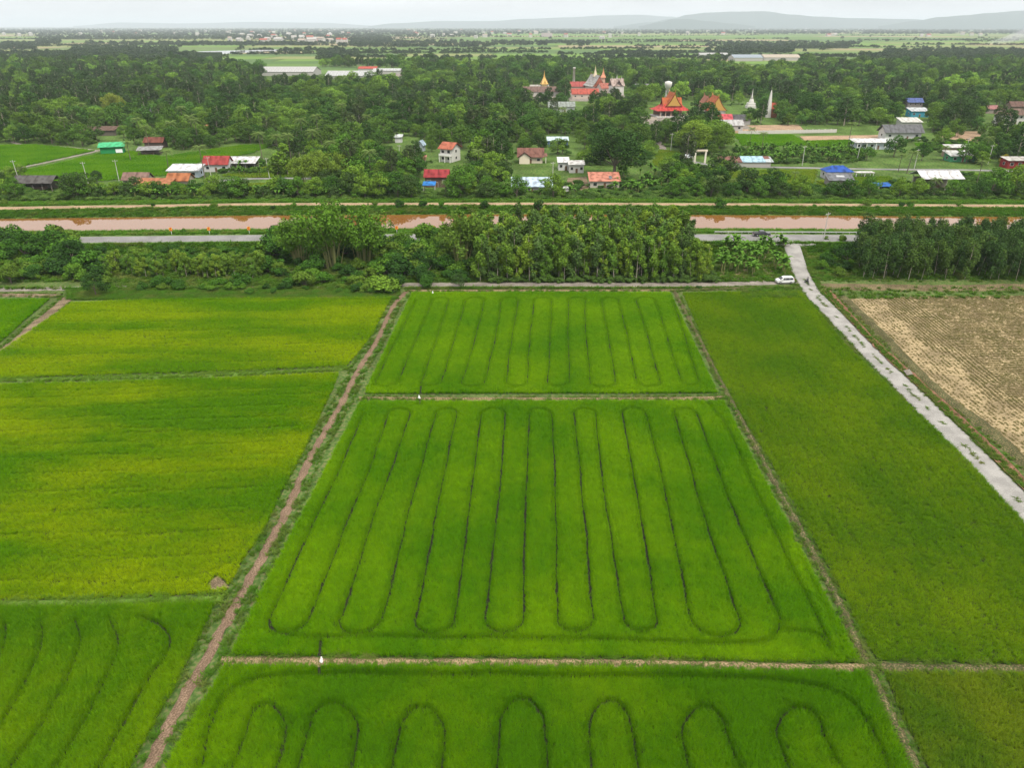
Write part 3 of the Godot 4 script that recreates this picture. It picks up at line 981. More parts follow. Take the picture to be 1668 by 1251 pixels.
	for i in 26000:
		var p := Vector2(rng.randf_range(60, 130), rng.randf_range(-215, -70))
		if Geometry2D.is_point_in_polygon(p, corner): grow.call(Vector3(p.x, 0, p.y), 0.45, 0.1)
		elif Geometry2D.is_point_in_polygon(p, strip): grow.call(Vector3(p.x, 0.02, p.y), 0.3, 0.85)
	var o := thing("verge_grass", Vector3.ZERO)
	tag(o, "rough green grass on the bunds, road verges and canal banks", "grass", "", "stuff")
	scatter(o, "grass_tufts", M.grass_patch, M.rice, places, tints)
	print("grass ", places.size())

# ---------------------------------------------------------------- trees and shrubs
var keep_clear := []          # polygons on the ground where no tall tree stands
var stands := {}              # kind -> variants

func make_plant_kinds() -> void:
	M.bark = mottled(51, [[0.25, 0.08, 0.065, 0.05], [0.75, 0.2, 0.17, 0.14]], 1.5)
	M.pale_bark = mottled(52, [[0.25, 0.22, 0.19, 0.15], [0.75, 0.4, 0.36, 0.3]], 1.5)
	M.culm = plain(0.16, 0.17, 0.06)
	M.mid_leaves = [leafy(0.085, 0.185, 0.023), leafy(0.05, 0.12, 0.02), leafy(0.15, 0.255, 0.03), leafy(0.058, 0.105, 0.027)]
	M.dark_leaves = [leafy(0.042, 0.095, 0.02), leafy(0.052, 0.1, 0.026), leafy(0.068, 0.1, 0.036)]
	M.slim_leaves = [leafy(0.135, 0.23, 0.03), leafy(0.105, 0.2, 0.03), leafy(0.18, 0.27, 0.032), leafy(0.09, 0.155, 0.04)]
	M.dusk_leaves = [leafy(0.06, 0.115, 0.028), leafy(0.048, 0.095, 0.026), leafy(0.08, 0.135, 0.03)]
	M.bamboo_leaves = [leafy(0.17, 0.25, 0.035), leafy(0.12, 0.2, 0.03)]
	M.shrub_leaves = [leafy(0.07, 0.165, 0.02), leafy(0.048, 0.12, 0.017), leafy(0.1, 0.2, 0.022), leafy(0.034, 0.083, 0.017), leafy(0.115, 0.19, 0.026)]
	M.palm_leaves = leafy(0.12, 0.18, 0.05)
	M.banana_leaves = leafy(0.08, 0.175, 0.024, 0.4)
	M.tinted_leaves = leafy(1, 1, 1)
	stands.broadleaf = []
	for k in 6: stands.broadleaf.append(broadleaf(200 + k * 17, 1900, 0.55, 1.05 + 0.14 * (k % 3)))
	stands.big = []
	for k in 3: stands.big.append(broadleaf(260 + k * 17, 6500, 0.3, 1.05))
	stands.tall = []
	for k in 4: stands.tall.append(tall_tree(400 + k * 13, 1700, 0.72))
	stands.slim = []
	for k in 9: stands.slim.append(slim_tree(500 + k * 11, 1900, 0.4, 1.75, 0.8 + 0.6 * (k % 3)))
	stands.dusk = []
	for k in 5: stands.dusk.append(slim_tree(600 + k * 11, 1700, 0.44, 2.6, 2.6))
	stands.bamboo = []
	for k in 3: stands.bamboo.append(bamboo(700 + k * 7, 5200, 0.32))
	stands.shrub = []
	for k in 6: stands.shrub.append(shrub(800 + k * 7, 1700, 0.31))
	stands.palm = []
	for k in 4: stands.palm.append(palm(900 + k * 5, 9.0 + k * 1.4))
	stands.leaf = [banana_leaf(950), banana_leaf(951), banana_leaf(952)]
	stands.stem = tube([Vector3.ZERO, Vector3(0, 1.0, 0), Vector3(0.04, 1.9, 0)], [0.14, 0.12, 0.08], 6)

func plant(called: String, label: String, category: String, group: String, kind: Dictionary, at: Vector3, size: Vector3, turn: float, leaves: Material, bark: Material) -> Node3D:
	var o := thing(called, at, turn)
	o.scale = size
	part(o, "crown", kind.crown, leaves)
	part(o, "trunk", kind.trunk, bark)
	return tag(o, label, category, group)

func pick(list: Array):
	return list[rng.randi() % list.size()]

const LANDMARKS := [[190, 245, "the green shed"], [66, 305, "the grey open shed"], [255, 300, "the orange-roofed houses"], [350, 275, "the red and white roofs"], [166, 218, "the long rust-brown shed"], [520, 300, "the tall bamboo"], [735, 250, "the white two-storey house"], [712, 300, "the dark red roof"], [866, 255, "the brown-gabled house"], [866, 305, "the white and pale blue roof"], [915, 272, "the small white houses"], [983, 296, "the salmon roof"], [1005, 275, "the huge domed tree"], [1140, 262, "the white gateway"], [1210, 268, "the rusty long house"], [1360, 288, "the vivid blue roof"], [1519, 300, "the white barn"], [1420, 240, "the columned building"], [1463, 222, "the grey-roofed villa"], [1560, 258, "the green and white house"], [1650, 270, "the red-walled shop"], [1640, 200, "the brown hipped roof"], [1090, 190, "the red pavilion"], [1160, 190, "the golden gable"], [1225, 178, "the white chedi"], [885, 152, "the golden spire"], [970, 156, "the pale temple hall"], [910, 182, "the grey-green hall"], [1485, 185, "the blue gable"], [620, 312, "the bushes of the canal bank"], [430, 240, "the palms of the paddy strip"]]

func close_to(p: Vector3) -> String:
	var best := INF
	var found := ""
	for l in LANDMARKS:
		var d := p.distance_squared_to(ground_at(l[0], l[1]))
		if d < best:
			best = d
			found = l[2]
	return found

func size_word(s: float, small: float, large: float) -> String:
	return "small" if s < small else "large" if s > large else "mid-sized"

func banana(at: Vector3, size: float, label: String, group: String) -> void:
	var o := thing("banana_plant", at, rng.randf() * TAU)
	o.scale = Vector3.ONE * size
	tag(o, label, "banana plant", group)
	part(o, "stem", stands.stem, M.culm)
	for k in 8:
		var a := TAU * k * 0.381966 + rng.randf_range(-0.2, 0.2)
		var l := part(o, "leaf", pick(stands.leaf), M.banana_leaves, Vector3(0, 1.75 + 0.03 * k, 0))
		l.rotation = Vector3(0, a, lerpf(0.95, -0.3, k / 7.0))
		l.scale = Vector3.ONE * rng.randf_range(0.75, 1.1)

func banana_clump_mesh(sd: int) -> ArrayMesh:
	var st := SurfaceTool.new()
	st.begin(Mesh.PRIMITIVE_TRIANGLES)
	var r := RandomNumberGenerator.new()
	r.seed = sd
	for k in 8:
		var b := Basis(Vector3.UP, TAU * k * 0.381966) * Basis(Vector3.BACK, lerpf(0.75, -0.15, k / 7.0))
		st.append_from(stands.leaf[k % 3], 0, Transform3D(b * r.randf_range(0.8, 1.1), Vector3(0, 1.75, 0)))
	return st.commit()

func make_near_trees() -> void:
	# the slim plantation in the middle: rows from the gravel track to the canal road
	var front := -179.0
	for row in 12:
		for col in 25:
			var p := Vector3(lerpf(-8.5, 53.5, (col + 0.5 * (row % 2)) / 24.5) + rng.randf_range(-0.7, 0.7), 0, front - row * 2.75 + rng.randf_range(-0.6, 0.6))
			if p.x < -2.0 and row > 6 and rng.randf() < 0.5: continue
			if p.x > 50.0 + 2.0 * sin(row): continue
			var s := rng.randf_range(0.7, 1.1) * (1.0 if row > 1 else 0.9)
			var k := rng.randi() % 4
			var where: String = "at the front of the planted stand" if row < 2 else "at the rear of the planted stand" if row > 8 else "inside the planted stand"
			if col < 5: where += ", bamboo end"
			elif col > 19: where += ", banana grove end"
			plant("eucalyptus_tree", "slim %s tree %s" % [["light green", "fresh green", "yellow-green", "grey-green"][k], where], "tree", "slim trees of the planted stand", stands.slim[rng.randi() % 9], p, Vector3(s * 1.15, s, s * 1.15), rng.randf() * TAU, M.slim_leaves[k], M.pale_bark)
	# the darker plantation beside the harvested field
	for row in 9:
		for col in 24:
			var deep := 180.5 + row * 3.5 + rng.randf_range(-0.9, 0.9)
			var p := Vector3(0.492 * (deep * cos(pitch) + 27.0) + col * 3.05 + rng.randf_range(-1.1, 1.1), 0, -deep)
			if row < 1 and rng.randf() < 0.25: continue
			if col == 0 and rng.randf() < 0.5: continue
			var s := rng.randf_range(0.6, 0.84)
			var k := rng.randi() % 3
			plant("plantation_tree", "%s tree %s of the wood behind the stubble%s" % [["dark green", "very dark green", "olive green"][k], "in the front row" if row < 2 else "in the rear rows" if row > 5 else "in the middle", ", lane end" if col < 7 else ""], "tree", "dark trees behind the harvested field", stands.dusk[rng.randi() % 5], p, Vector3(s, s, s), rng.randf() * TAU, M.dusk_leaves[k], M.pale_bark)
	# young pale saplings in the brush
	for k in 60:
		var p := ground_at(rng.randf_range(170, 430), rng.randf_range(441, 455))
		var s := rng.randf_range(0.38, 0.5)
		plant("sapling", "young feathery pale green sapling in the row among the bushes", "sapling", "saplings among the bushes", stands.slim[rng.randi() % 9], p, Vector3(s * 1.4, s, s * 1.4), rng.randf() * TAU, M.slim_leaves[k % 3], M.pale_bark)
	# named big ones in the brush belt: [kind, x, base y, size, label]
	var big := [
		["bamboo", 490, 432, 1.4, "feathery bamboo-like tree clump rising over the bushes beside the canal road"],
		["bamboo", 545, 438, 1.8, "feathery bamboo-like tree clump rising over the bushes beside the canal road"],
		["bamboo", 592, 432, 1.6, "feathery bamboo-like tree clump rising over the bushes beside the canal road"],
		["bamboo", 752, 436, 1.6, "tall bamboo clump against the edge of the planted stand"],
		["bamboo", 790, 426, 1.3, "tall bamboo clump against the edge of the planted stand"],
	]
	for b in big:
		plant("bamboo_clump", b[4], "bamboo", "bamboo clumps in the brush belt", pick(stands.bamboo), ground_at(b[1], b[2]), Vector3.ONE * b[3], rng.randf() * TAU, M.shrub_leaves[2] if b[1] < 700 else M.bamboo_leaves[1], M.culm)
	# broad trees and bushes of the belt
	for b in [[45, 425, 0.85], [95, 420, 0.85], [10, 415, 0.8], [120, 430, 0.7], [20, 462, 0.55], [560, 415, 0.85], [610, 412, 0.7], [660, 410, 0.65], [720, 412, 0.75], [470, 412, 0.6], [510, 415, 0.7], [150, 470, 0.0], [330, 440, 0.5], [640, 445, 0.6], [690, 440, 0.62], [300, 436, 0.45], [420, 436, 0.5], [380, 436, 0.45], [1378, 432, 0.62], [1350, 436, 0.3], [730, 470, 0.0]]:
		if b[2] == 0.0: continue
		plant("brush_tree", "%s bushy tree standing up out of the brush belt" % ("tall" if b[2] > 0.7 else "low"), "tree", "bushy trees in the brush belt", pick(stands.broadleaf), ground_at(b[0], b[1]), Vector3(1.15, 1, 1.15) * b[2], rng.randf() * TAU, pick(M.shrub_leaves), M.bark)
	plant("lone_tree", "dark round tree alone beside the gravel track and grey path", "tree", "", stands.broadleaf[1], ground_at(157, 481), Vector3(0.62, 0.62, 0.62), 0.4, M.dark_leaves[0], M.bark)
	plant("small_tree", "small dark conical tree on the gravel track edge", "tree", "", stands.broadleaf[2], ground_at(748, 470), Vector3(0.38, 0.42, 0.38), 1.4, M.dark_leaves[1], M.bark)
	plant("feathery_bush", "wide domed feathery bush at the corner of the yellow-green paddy", "bush", "", stands.shrub[3], ground_at(622, 474), Vector3(2.3, 1.35, 2.0), 0.6, M.mid_leaves[2], M.bark)
	var count := 0
	while count < 250:
		var x := rng.randf_range(-60, 790)
		var y := rng.randf_range(400, 468)
		if x > 165 and x < 440 and y > 441 and y < 462 : continue
		if x > 780 and y > 420: continue
		if x < 140 and y > 462: continue
		var p := ground_at(x, y)
		var s := rng.randf_range(0.75, 1.5) * (1.15 if y < 450 else 0.9)
		if y < 425 and (x > 435 or x < 125): s = rng.randf_range(1.5, 2.2)
		elif y < 436: s = minf(s, 0.8)
		if y < 410 and x > 125 and x < 435: continue
		var k := rng.randi() % 5
		var where := "behind the lone tree" if x < 165 else "round the sapling row" if x < 440 else "below the feathery clumps" if x < 640 else "beside the planted stand"
		plant("bush", "%s %s brush-belt bush %s, %s" % [size_word(s, 1.0, 1.6), ["bright green", "mid green", "light green", "dark green", "yellow-green"][k], where, "next to the canal road" if y < 422 else "next to the paddy" if y > 450 else "mid-belt"], "bush", "bushes of the brush belt", stands.shrub[rng.randi() % 6], p, Vector3(s * 1.15, s * rng.randf_range(0.7, 1.15), s * 1.15), rng.randf() * TAU, M.shrub_leaves[k], M.bark)
		count += 1
	for k in 26:
		var p := ground_at(rng.randf_range(180, 640), rng.randf_range(470, 480))
		var s := rng.randf_range(0.35, 0.75)
		plant("low_bush", "low bush on the grassy edge of the yellow-green paddy", "bush", "low bushes at the paddy edge", stands.shrub[rng.randi() % 6], p, Vector3(s * 1.2, s, s * 1.2), rng.randf() * TAU, pick(M.shrub_leaves), M.bark)
	for b in [[1345, 425], [1338, 440], [1360, 415], [1372, 440], [1365, 450], [1120, 472], [1138, 471]]:
		var s := 0.9 if b[1] < 460 else 0.35
		plant("verge_bush", "leafy bush on the grass beside the gravel lane" if s > 0.5 else "small bright bush on the bund by the gravel track", "bush", "bushes beside the gravel lane" if s > 0.5 else "small bushes on the bund", stands.shrub[rng.randi() % 6], ground_at(b[0], b[1]), Vector3(s, s, s), rng.randf() * TAU, pick(M.shrub_leaves), M.bark)
	# banana grove by the lane mouth
	var spots := 0
	while spots < 48:
		var p := ground_at(rng.randf_range(1172, 1284), rng.randf_range(404, 450))
		if pixel_of(p).x > 1288: continue
		banana(p, rng.randf_range(1.05, 1.55), "broad-leaved banana plant in the grove beside the gravel lane", "banana grove beside the lane")
		spots += 1
	# trees along the far bank
	for b in [[878, 342, 0.85], [1171, 339, 0.9], [350, 338, 0.5], [650, 338, 0.75], [690, 338, 0.7], [720, 340, 0.7], [790, 340, 0.75], [1410, 336, 0.7], [1326, 338, 0.35], [250, 338, 0.4], [560, 345, 0.6], [610, 336, 0.6], [760, 341, 0.6], [1465, 338, 0.6], [1480, 338, 0.55], [1560, 338, 0.5], [445, 341, 0.4], [480, 338, 0.5], [10, 334, 0.6], [300, 380, 0.4], [1345, 392, 0.35], [1372, 394, 0.6]]:
		plant("bank_bush", "rounded bush on the grassy bank of the canal", "bush", "bushes on the canal banks", stands.shrub[rng.randi() % 6], ground_at(b[0], b[1], 1.2), Vector3.ONE * b[2] * 1.25, rng.randf() * TAU, pick(M.shrub_leaves), M.bark)

func clear_of(p: Vector3) -> bool:
	var q := Vector2(p.x, p.z)
	for c in keep_clear:
		if Geometry2D.is_point_in_polygon(q, c): return false
	return true

# the woodland round the village, from the canal to the far fields
func make_village_trees() -> void:
	for c in [
		[-100, 306, 0, 300, 20, 290, 110, 300, 130, 322, 180, 318, 330, 318, 360, 322, 530, 318, 525, 268, 440, 262, 445, 236, 395, 234, 320, 246, 240, 242, 190, 228, 150, 240, 60, 234, -100, 236],
		[1170, 212, 1370, 212, 1420, 222, 1580, 228, 1610, 240, 1580, 262, 1560, 268, 1668, 270, 1700, 300, 1560, 322, 1330, 324, 1180, 314, 1180, 275, 1110, 272, 1060, 272, 1072, 236, 1110, 248, 1170, 262, 1190, 242],
		[1180, 205, 1430, 205, 1500, 228, 1400, 245, 1190, 245],
		[430, 140, 660, 140, 660, 112, 430, 108],
		[1340, 232, 1510, 236, 1520, 208, 1430, 206],
		[684, 328, 740, 328, 738, 270, 686, 272], [700, 300, 775, 300, 770, 244, 706, 244],
		[825, 325, 910, 325, 1020, 318, 1020, 290, 955, 300, 940, 282, 950, 256, 830, 252, 825, 282],
		[870, 240, 940, 240, 945, 222, 885, 220],
		[1045, 212, 1130, 214, 1120, 166, 1050, 170], [1130, 196, 1215, 215, 1215, 175, 1130, 175], [1035, 215, 1080, 225, 1080, 196, 1040, 192],
		[856, 172, 915, 172, 912, 140, 860, 140], [922, 178, 1022, 172, 1020, 140, 925, 140], [1206, 200, 1238, 200, 1235, 160, 1210, 160], [1242, 204, 1270, 204, 1270, 180, 1242, 180],
		[1180, 118, 1300, 116, 1300, 96, 1180, 98], [1462, 212, 1512, 212, 1512, 178, 1462, 178], [1595, 220, 1700, 225, 1700, 172, 1595, 176],
		[20, 330, 125, 330, 120, 294, 20, 294], [140, 226, 200, 226, 190, 208, 140, 208], [235, 250, 280, 256, 280, 228, 235, 230], [235, 196, 265, 196, 265, 180, 235, 180], [865, 192, 960, 206, 960, 176, 865, 176],
		[640, 250, 700, 280, 700, 230, 640, 222], [930, 322, 1085, 322, 1085, 268, 935, 272],
		[1120, 290, 1160, 290, 1160, 262, 1120, 262], [1560, 240, 1600, 235, 1600, 215, 1560, 214],
		[320, 108, 510, 112, 500, 92, 330, 92],
	]: keep_clear.append(poly(c))
	var near := []
	var far_places := [[], [], [], [], [], []]
	var far_tints := [[], [], [], [], [], []]
	var tall_places := [[], [], [], []]
	var tall_tints := [[], [], [], []]
	var tall_near := []
	var mix := FastNoiseLite.new()
	mix.seed = 31
	mix.frequency = 0.008
	mix.fractal_octaves = 3
	var d := 272.0
	while d < 1330.0:
		var gap := lerpf(6.8, 13.0, clampf((d - 280.0) / 900.0, 0, 1))
		var half := 0.76 * (d * cos(pitch) + 27.0) + 20.0
		var x := -half
		while x < half:
			var p := Vector3(x + rng.randf_range(-0.5, 0.5) * gap, 0, -d + rng.randf_range(-0.5, 0.5) * gap)
			x += gap
			var px := pixel_of(p)
			var limit: float = 114.0
			if px.x < 330: limit = 92.0
			elif px.x < 520: limit = 112.0
			elif px.x < 700: limit = 101.0
			elif px.x > 1380: limit = 101.0
			elif px.x > 1090: limit = 99.0
			else: limit = 106.0
			if px.y < limit + 4.0 * sin(px.x * 0.05) or px.y > 327.0: continue
			if not clear_of(p): continue
			var m := mix.get_noise_2d(p.x, p.z)
			if m > 0.26 and rng.randf() < 0.7: continue
			var edge := clampf((px.y - 285.0) / 40.0, 0, 1)
			var is_tall := rng.randf() < (0.17 if m < -0.05 else 0.04) and px.y < 290
			if px.x < 330 and px.y < 190 and rng.randf() < 0.2: is_tall = true
			if is_tall:
				var s := rng.randf_range(0.6, 0.98)
				if px.y > 165 and tall_near.size() < 110: tall_near.append([p, s])
				else:
					var k := rng.randi() % 4
					tall_places[k].append(Transform3D(Basis(Vector3.UP, rng.randf() * TAU).scaled(Vector3.ONE * s), p))
					var c := Color(0.05, 0.085, 0.032) * rng.randf_range(0.8, 1.35)
					tall_tints[k].append(c)
				continue
			var s := rng.randf_range(0.55, 1.0) * (1.5 if rng.randf() < 0.16 else 1.0) * lerpf(1.0, 0.75, edge) * lerpf(1.0, 1.35, clampf((d - 400.0) / 600.0, 0, 1))
			if px.y > 218: near.append([p, s])
			else:
				var k := rng.randi() % 6
				far_places[k].append(Transform3D(Basis(Vector3.UP, rng.randf() * TAU).scaled(Vector3(s * 1.05, s, s * 1.05)), p))
				var c := Color(0.052, 0.115, 0.023).lerp(Color(0.17, 0.28, 0.038), clampf(0.3 + m * 1.1 + rng.randf_range(-0.5, 0.5), 0, 1)) * rng.randf_range(0.6, 1.3) * (1.35 if rng.randf() < 0.22 else 1.0)
				far_tints[k].append(c)
		d += gap * 0.95
	print("village near ", near.size(), " tall near ", tall_near.size())
	near.sort_custom(func(a, b): return a[0].z > b[0].z)
	for i in near.size():
		var p: Vector3 = near[i][0]
		var s: float = near[i][1]
		if i < 300:
			var k := rng.randi() % 4
			plant("broadleaf_tree", "%s rounded %s broadleaf tree near %s" % [size_word(s, 0.6, 0.85), ["mid green", "deep green", "light green", "dull green"][k], close_to(p)], "tree", "broadleaf trees of the village", stands.broadleaf[rng.randi() % 6], p, Vector3(s * 1.05, s, s * 1.05), rng.randf() * TAU, M.mid_leaves[k], M.bark)
		else:
			var k := rng.randi() % 6
			far_places[k].append(Transform3D(Basis(Vector3.UP, rng.randf() * TAU).scaled(Vector3.ONE * s), p))
			far_tints[k].append(Color(0.045, 0.105, 0.02).lerp(Color(0.125, 0.215, 0.03), rng.randf()) * rng.randf_range(0.7, 1.3))
	for t in tall_near:
		var k := rng.randi() % 3
		plant("tall_tree", "%s tree with high airy %s crown near %s" % ["tall" if t[1] < 0.8 else "very tall", ["dark green", "deep green", "grey-green"][k], close_to(t[0])], "tree", "tall trees of the woodland", stands.tall[rng.randi() % 4], t[0], Vector3.ONE * t[1], rng.randf() * TAU, M.dark_leaves[k], M.pale_bark)
	var w := thing("woodland", Vector3.ZERO)
	tag(w, "dense green woodland of countless mixed trees round the temple", "woodland", "", "stuff")
	var total := 0
	for k in 6:
		total += far_places[k].size()
		scatter(w, "broadleaf_trees", joined([[stands.broadleaf[k].crown, M.tinted_leaves], [stands.broadleaf[k].trunk, M.bark]]), null, far_places[k], far_tints[k])
	for k in 4:
		total += tall_places[k].size()
		scatter(w, "tall_trees", joined([[stands.tall[k].crown, M.tinted_leaves], [stands.tall[k].trunk, M.pale_bark]]), null, tall_places[k], tall_tints[k])
	print("woodland ", total)
	# single trees that stand out: [name, label, kind, x, base y, sx, sy, leaves]
	var single := [
		["spreading_tree", "huge dark domed tree beside the salmon-roofed house", stands.big[0], 1000, 290, 3.3, 2.25, M.dark_leaves[0]],
		["spreading_tree", "big pale-flowering tree beside the white gateway", stands.big[1], 1128, 250, 2.2, 1.75, M.slim_leaves[2]],
		["spreading_tree", "big pale-flowering tree on the edge of the paddy by the white gateway", stands.big[2], 1168, 246, 1.9, 1.6, M.slim_leaves[0]],
		["flowering_tree", "yellow-flecked rounded tree in the woodland west of the village", stands.big[0], 192, 196, 2.1, 1.9, leafy(0.24, 0.28, 0.05)],
		["dark_tree", "broad dark tree over the two-storey houses near the grey-roofed house", stands.big[1], 1555, 215, 2.4, 2.3, M.dark_leaves[1]],
		["dark_tree", "broad dark tree in the woods behind the temple spires", stands.big[2], 1320, 200, 2.0, 2.0, M.dark_leaves[0]],
		["garden_tree", "bright round tree beside the grey-roofed house", stands.broadleaf[1], 1535, 236, 1.0, 0.9, M.mid_leaves[2]],
		["field_tree", "two-stemmed round tree alone beyond the long pond", stands.tall[1], 371, 108, 1.25, 1.0, M.dark_leaves[2]],
		["field_tree", "tall ragged tree at the edge of the tree farm", stands.tall[2], 282, 106, 1.15, 1.1, M.dark_leaves[0]],
		["willowy_tree", "thin see-through tree on the yellow-green plot", stands.slim[1], 452, 306, 2.2, 1.15, M.slim_leaves[0]],
		["willowy_tree", "thin see-through tree beside the village lane", stands.slim[3], 470, 286, 2.0, 1.1, M.mid_leaves[2]],
		["dome_tree", "dark domed tree on the yellow-green plot edge", stands.broadleaf[5], 470, 316, 0.62, 0.5, M.dark_leaves[0]],
		["dome_tree", "dark round tree at the village lane by the orange roofs", stands.broadleaf[3], 160, 300, 0.6, 0.6, M.dark_leaves[1]],
		["round_tree", "dark round tree next to the palm garden of the lane", stands.broadleaf[0], 1215, 318, 1.15, 1.1, M.dark_leaves[1]],
		["round_tree", "dark round tree between the lane paddy and the canal", stands.broadleaf[2], 1255, 318, 1.15, 1.05, M.dark_leaves[0]],
		["round_tree", "dark bushy tree beside the blue-roofed house", stands.broadleaf[4], 1165, 314, 1.15, 1.05, M.dark_leaves[0]],
		["roadside_tree", "leafy tree in front of the white columned building", stands.broadleaf[4], 1455, 256, 1.15, 1.05, M.mid_leaves[1]],
		["roadside_tree", "rounded tree at the lane beside the white columned building", stands.broadleaf[2], 1410, 262, 0.8, 0.7, M.mid_leaves[0]],
		["roadside_tree", "round tree beside the green-and-white house", stands.broadleaf[1], 1500, 262, 0.8, 0.85, M.mid_leaves[1]],
		["yellow_shrub", "small yellow-leaved round tree before the red-walled shop", stands.broadleaf[3], 1632, 270, 0.5, 0.55, leafy(0.3, 0.26, 0.03)],
	]
	for s in single:
		plant(s[0], s[1], "tree", "", s[2], ground_at(s[3], s[4]), Vector3(s[5], s[6], s[5]), rng.randf() * TAU, s[7], M.bark)
	# bamboo on the village side
	for b in [[498, 308, 1.35], [530, 304, 1.45], [560, 300, 1.3], [520, 292, 1.2]]:
		plant("bamboo_clump", "large yellow-green bamboo clump behind the canal beside the village lane", "bamboo", "bamboo behind the canal", pick(stands.bamboo), ground_at(b[0], b[1]), Vector3.ONE * b[2], rng.randf() * TAU, M.bamboo_leaves[rng.randi() % 2], M.culm)
	for b in [[575, 300, 0.95], [668, 292, 0.7], [640, 298, 0.75]]:
		plant("tall_tree", "tall brownish airy tree behind the bamboo at the canal", "tree", "tall airy trees behind the bamboo", pick(stands.tall), ground_at(b[0], b[1]), Vector3.ONE * b[2], rng.randf() * TAU, M.dark_leaves[2], M.bark)
	# trees close behind the dirt track, mirrored in the canal
	for x in [30, 128, 150, 262, 285, 345, 372, 405, 455, 490, 512, 548, 575, 600, 622, 645, 662, 752, 770, 790, 815, 842, 905, 1090, 1112, 1132, 1156, 1186, 1240, 1268, 1295, 1415, 1462, 1490, 1508, 1595, 1640]:
		var k := rng.randi() % 4
		var p := ground_at(x + rng.randf_range(-6, 6), rng.randf_range(321, 326))
		var s := rng.randf_range(0.6, 0.95)
		if (x > 560 and x < 770) or (x > 110 and x < 160): s *= 1.35
		plant("canal_side_tree", "%s %s tree behind the dirt track near %s" % [size_word(s, 0.7, 0.85), ["mid green", "deep green", "light green", "dull green"][k], close_to(p)], "tree", "trees behind the canal track", pick(stands.broadleaf), p, Vector3(s * 0.95, s, s * 0.95), rng.randf() * TAU, M.mid_leaves[k], M.bark)
	# coconut palms
	for b in [[276, 280, 0.85], [335, 293, 1.0], [606, 302, 1.0], [748, 306, 0.7], [782, 282, 0.9], [726, 322, 0.55], [1476, 283, 1.0], [1588, 305, 0.75], [1110, 312, 0.5], [1150, 322, 0.55], [1168, 320, 0.55], [1190, 322, 0.5], [1290, 312, 0.55], [230, 225, 1.0], [245, 246, 0.9], [285, 238, 1.0], [325, 238, 1.0], [318, 230, 1.1], [428, 260, 1.0], [455, 258, 1.0], [475, 262, 1.0], [495, 240, 1.05], [520, 232, 1.05], [400, 228, 1.0], [360, 228, 1.0], [214, 262, 0.8], [3, 220, 1.1], [915, 210, 1.0], [680, 212, 0.95], [1462, 280, 0.7], [1220, 236, 0.7], [1535, 262, 0.7], [830, 322, 0.35], [110, 224, 1.0], [600, 214, 1.0], [575, 224, 0.95], [640, 190, 1.1], [700, 196, 1.1], [790, 206, 1.0], [820, 232, 1.0], [560, 200, 1.1], [460, 206, 1.1], [420, 196, 1.1], [140, 200, 1.1], [70, 214, 1.0], [300, 206, 1.1], [960, 206, 1.0], [1380, 240, 0.9], [1240, 250, 0.8], [1600, 262, 0.8], [1520, 320, 0.7], [540, 268, 1.1], [512, 252, 1.1]]:
		plant("coconut_palm", "%s coconut palm with drooping fronds near %s" % ["short" if b[2] < 0.7 else "tall", close_to(ground_at(b[0], b[1]))], "palm", "coconut palms of the village", pick(stands.palm), ground_at(b[0], b[1]), Vector3.ONE * b[2] * 1.05, rng.randf() * TAU, M.palm_leaves, M.bark)
	# banana groves of the village
	var clumps := [banana_clump_mesh(1), banana_clump_mesh(2)]
	var groves := [[130, 316, 330, 326, 30], [380, 318, 560, 326, 30], [830, 312, 930, 324, 12], [1000, 280, 1180, 318, 90], [1280, 240, 1410, 266, 75], [1195, 242, 1290, 266, 55], [350, 276, 430, 290, 25], [900, 232, 960, 250, 20], [1080, 225, 1110, 240, 10], [780, 318, 850, 325, 10], [1440, 312, 1500, 324, 16], [1590, 180, 1680, 196, 25]]
	var made := 0
	for g in groves:
		for k in g[4]:
			if made >= 300: break
			var p := ground_at(rng.randf_range(g[0], g[2]), rng.randf_range(g[1], g[3]))
			var o := thing("garden_banana", p, rng.randf() * TAU)
			var s := rng.randf_range(0.95, 1.6)
			o.scale = Vector3.ONE * s
			part(o, "leaves", clumps[made % 2], M.banana_leaves)
			part(o, "stem", stands.stem, M.culm)
			tag(o, "%s banana plant in the garden near %s" % [size_word(s, 1.15, 1.4), close_to(p)], "banana plant", "banana plants in the village gardens")
			made += 1
	# undergrowth between the trees and along the dirt track
	var places := [[], []]
	var tints := [[], []]
	for k in 5200:
		var far := k < 1700
		var p := ground_at(rng.randf_range(-40, 1708), rng.randf_range(316, 328) if far else rng.randf_range(150, 320))
		if not far and not clear_of(p): continue
		if far and k % 3 == 0 and pixel_of(p).x > 900 and pixel_of(p).x < 1000: continue
		var s := rng.randf_range(0.35, 0.95)
		places[k % 2].append(Transform3D(Basis(Vector3.UP, rng.randf() * TAU).scaled(Vector3(s * 1.2, s * 0.8, s * 1.2)), p))
		tints[k % 2].append(Color(0.06, 0.12, 0.026).lerp(Color(0.12, 0.2, 0.04), rng.randf()) * rng.randf_range(0.8, 1.15))
	for k in 420:
		var p := Vector3(rng.randf_range(-9, 54), 0, rng.randf_range(-212, -177.5))
		if k % 3 == 0: p.z = rng.randf_range(-181, -177.6)
		var s := rng.randf_range(0.3, 0.7)
		places[k % 2].append(Transform3D(Basis(Vector3.UP, rng.randf() * TAU).scaled(Vector3(s, s * 0.9, s)), p))
		tints[k % 2].append(Color(0.09, 0.16, 0.035) * rng.randf_range(0.7, 1.2))
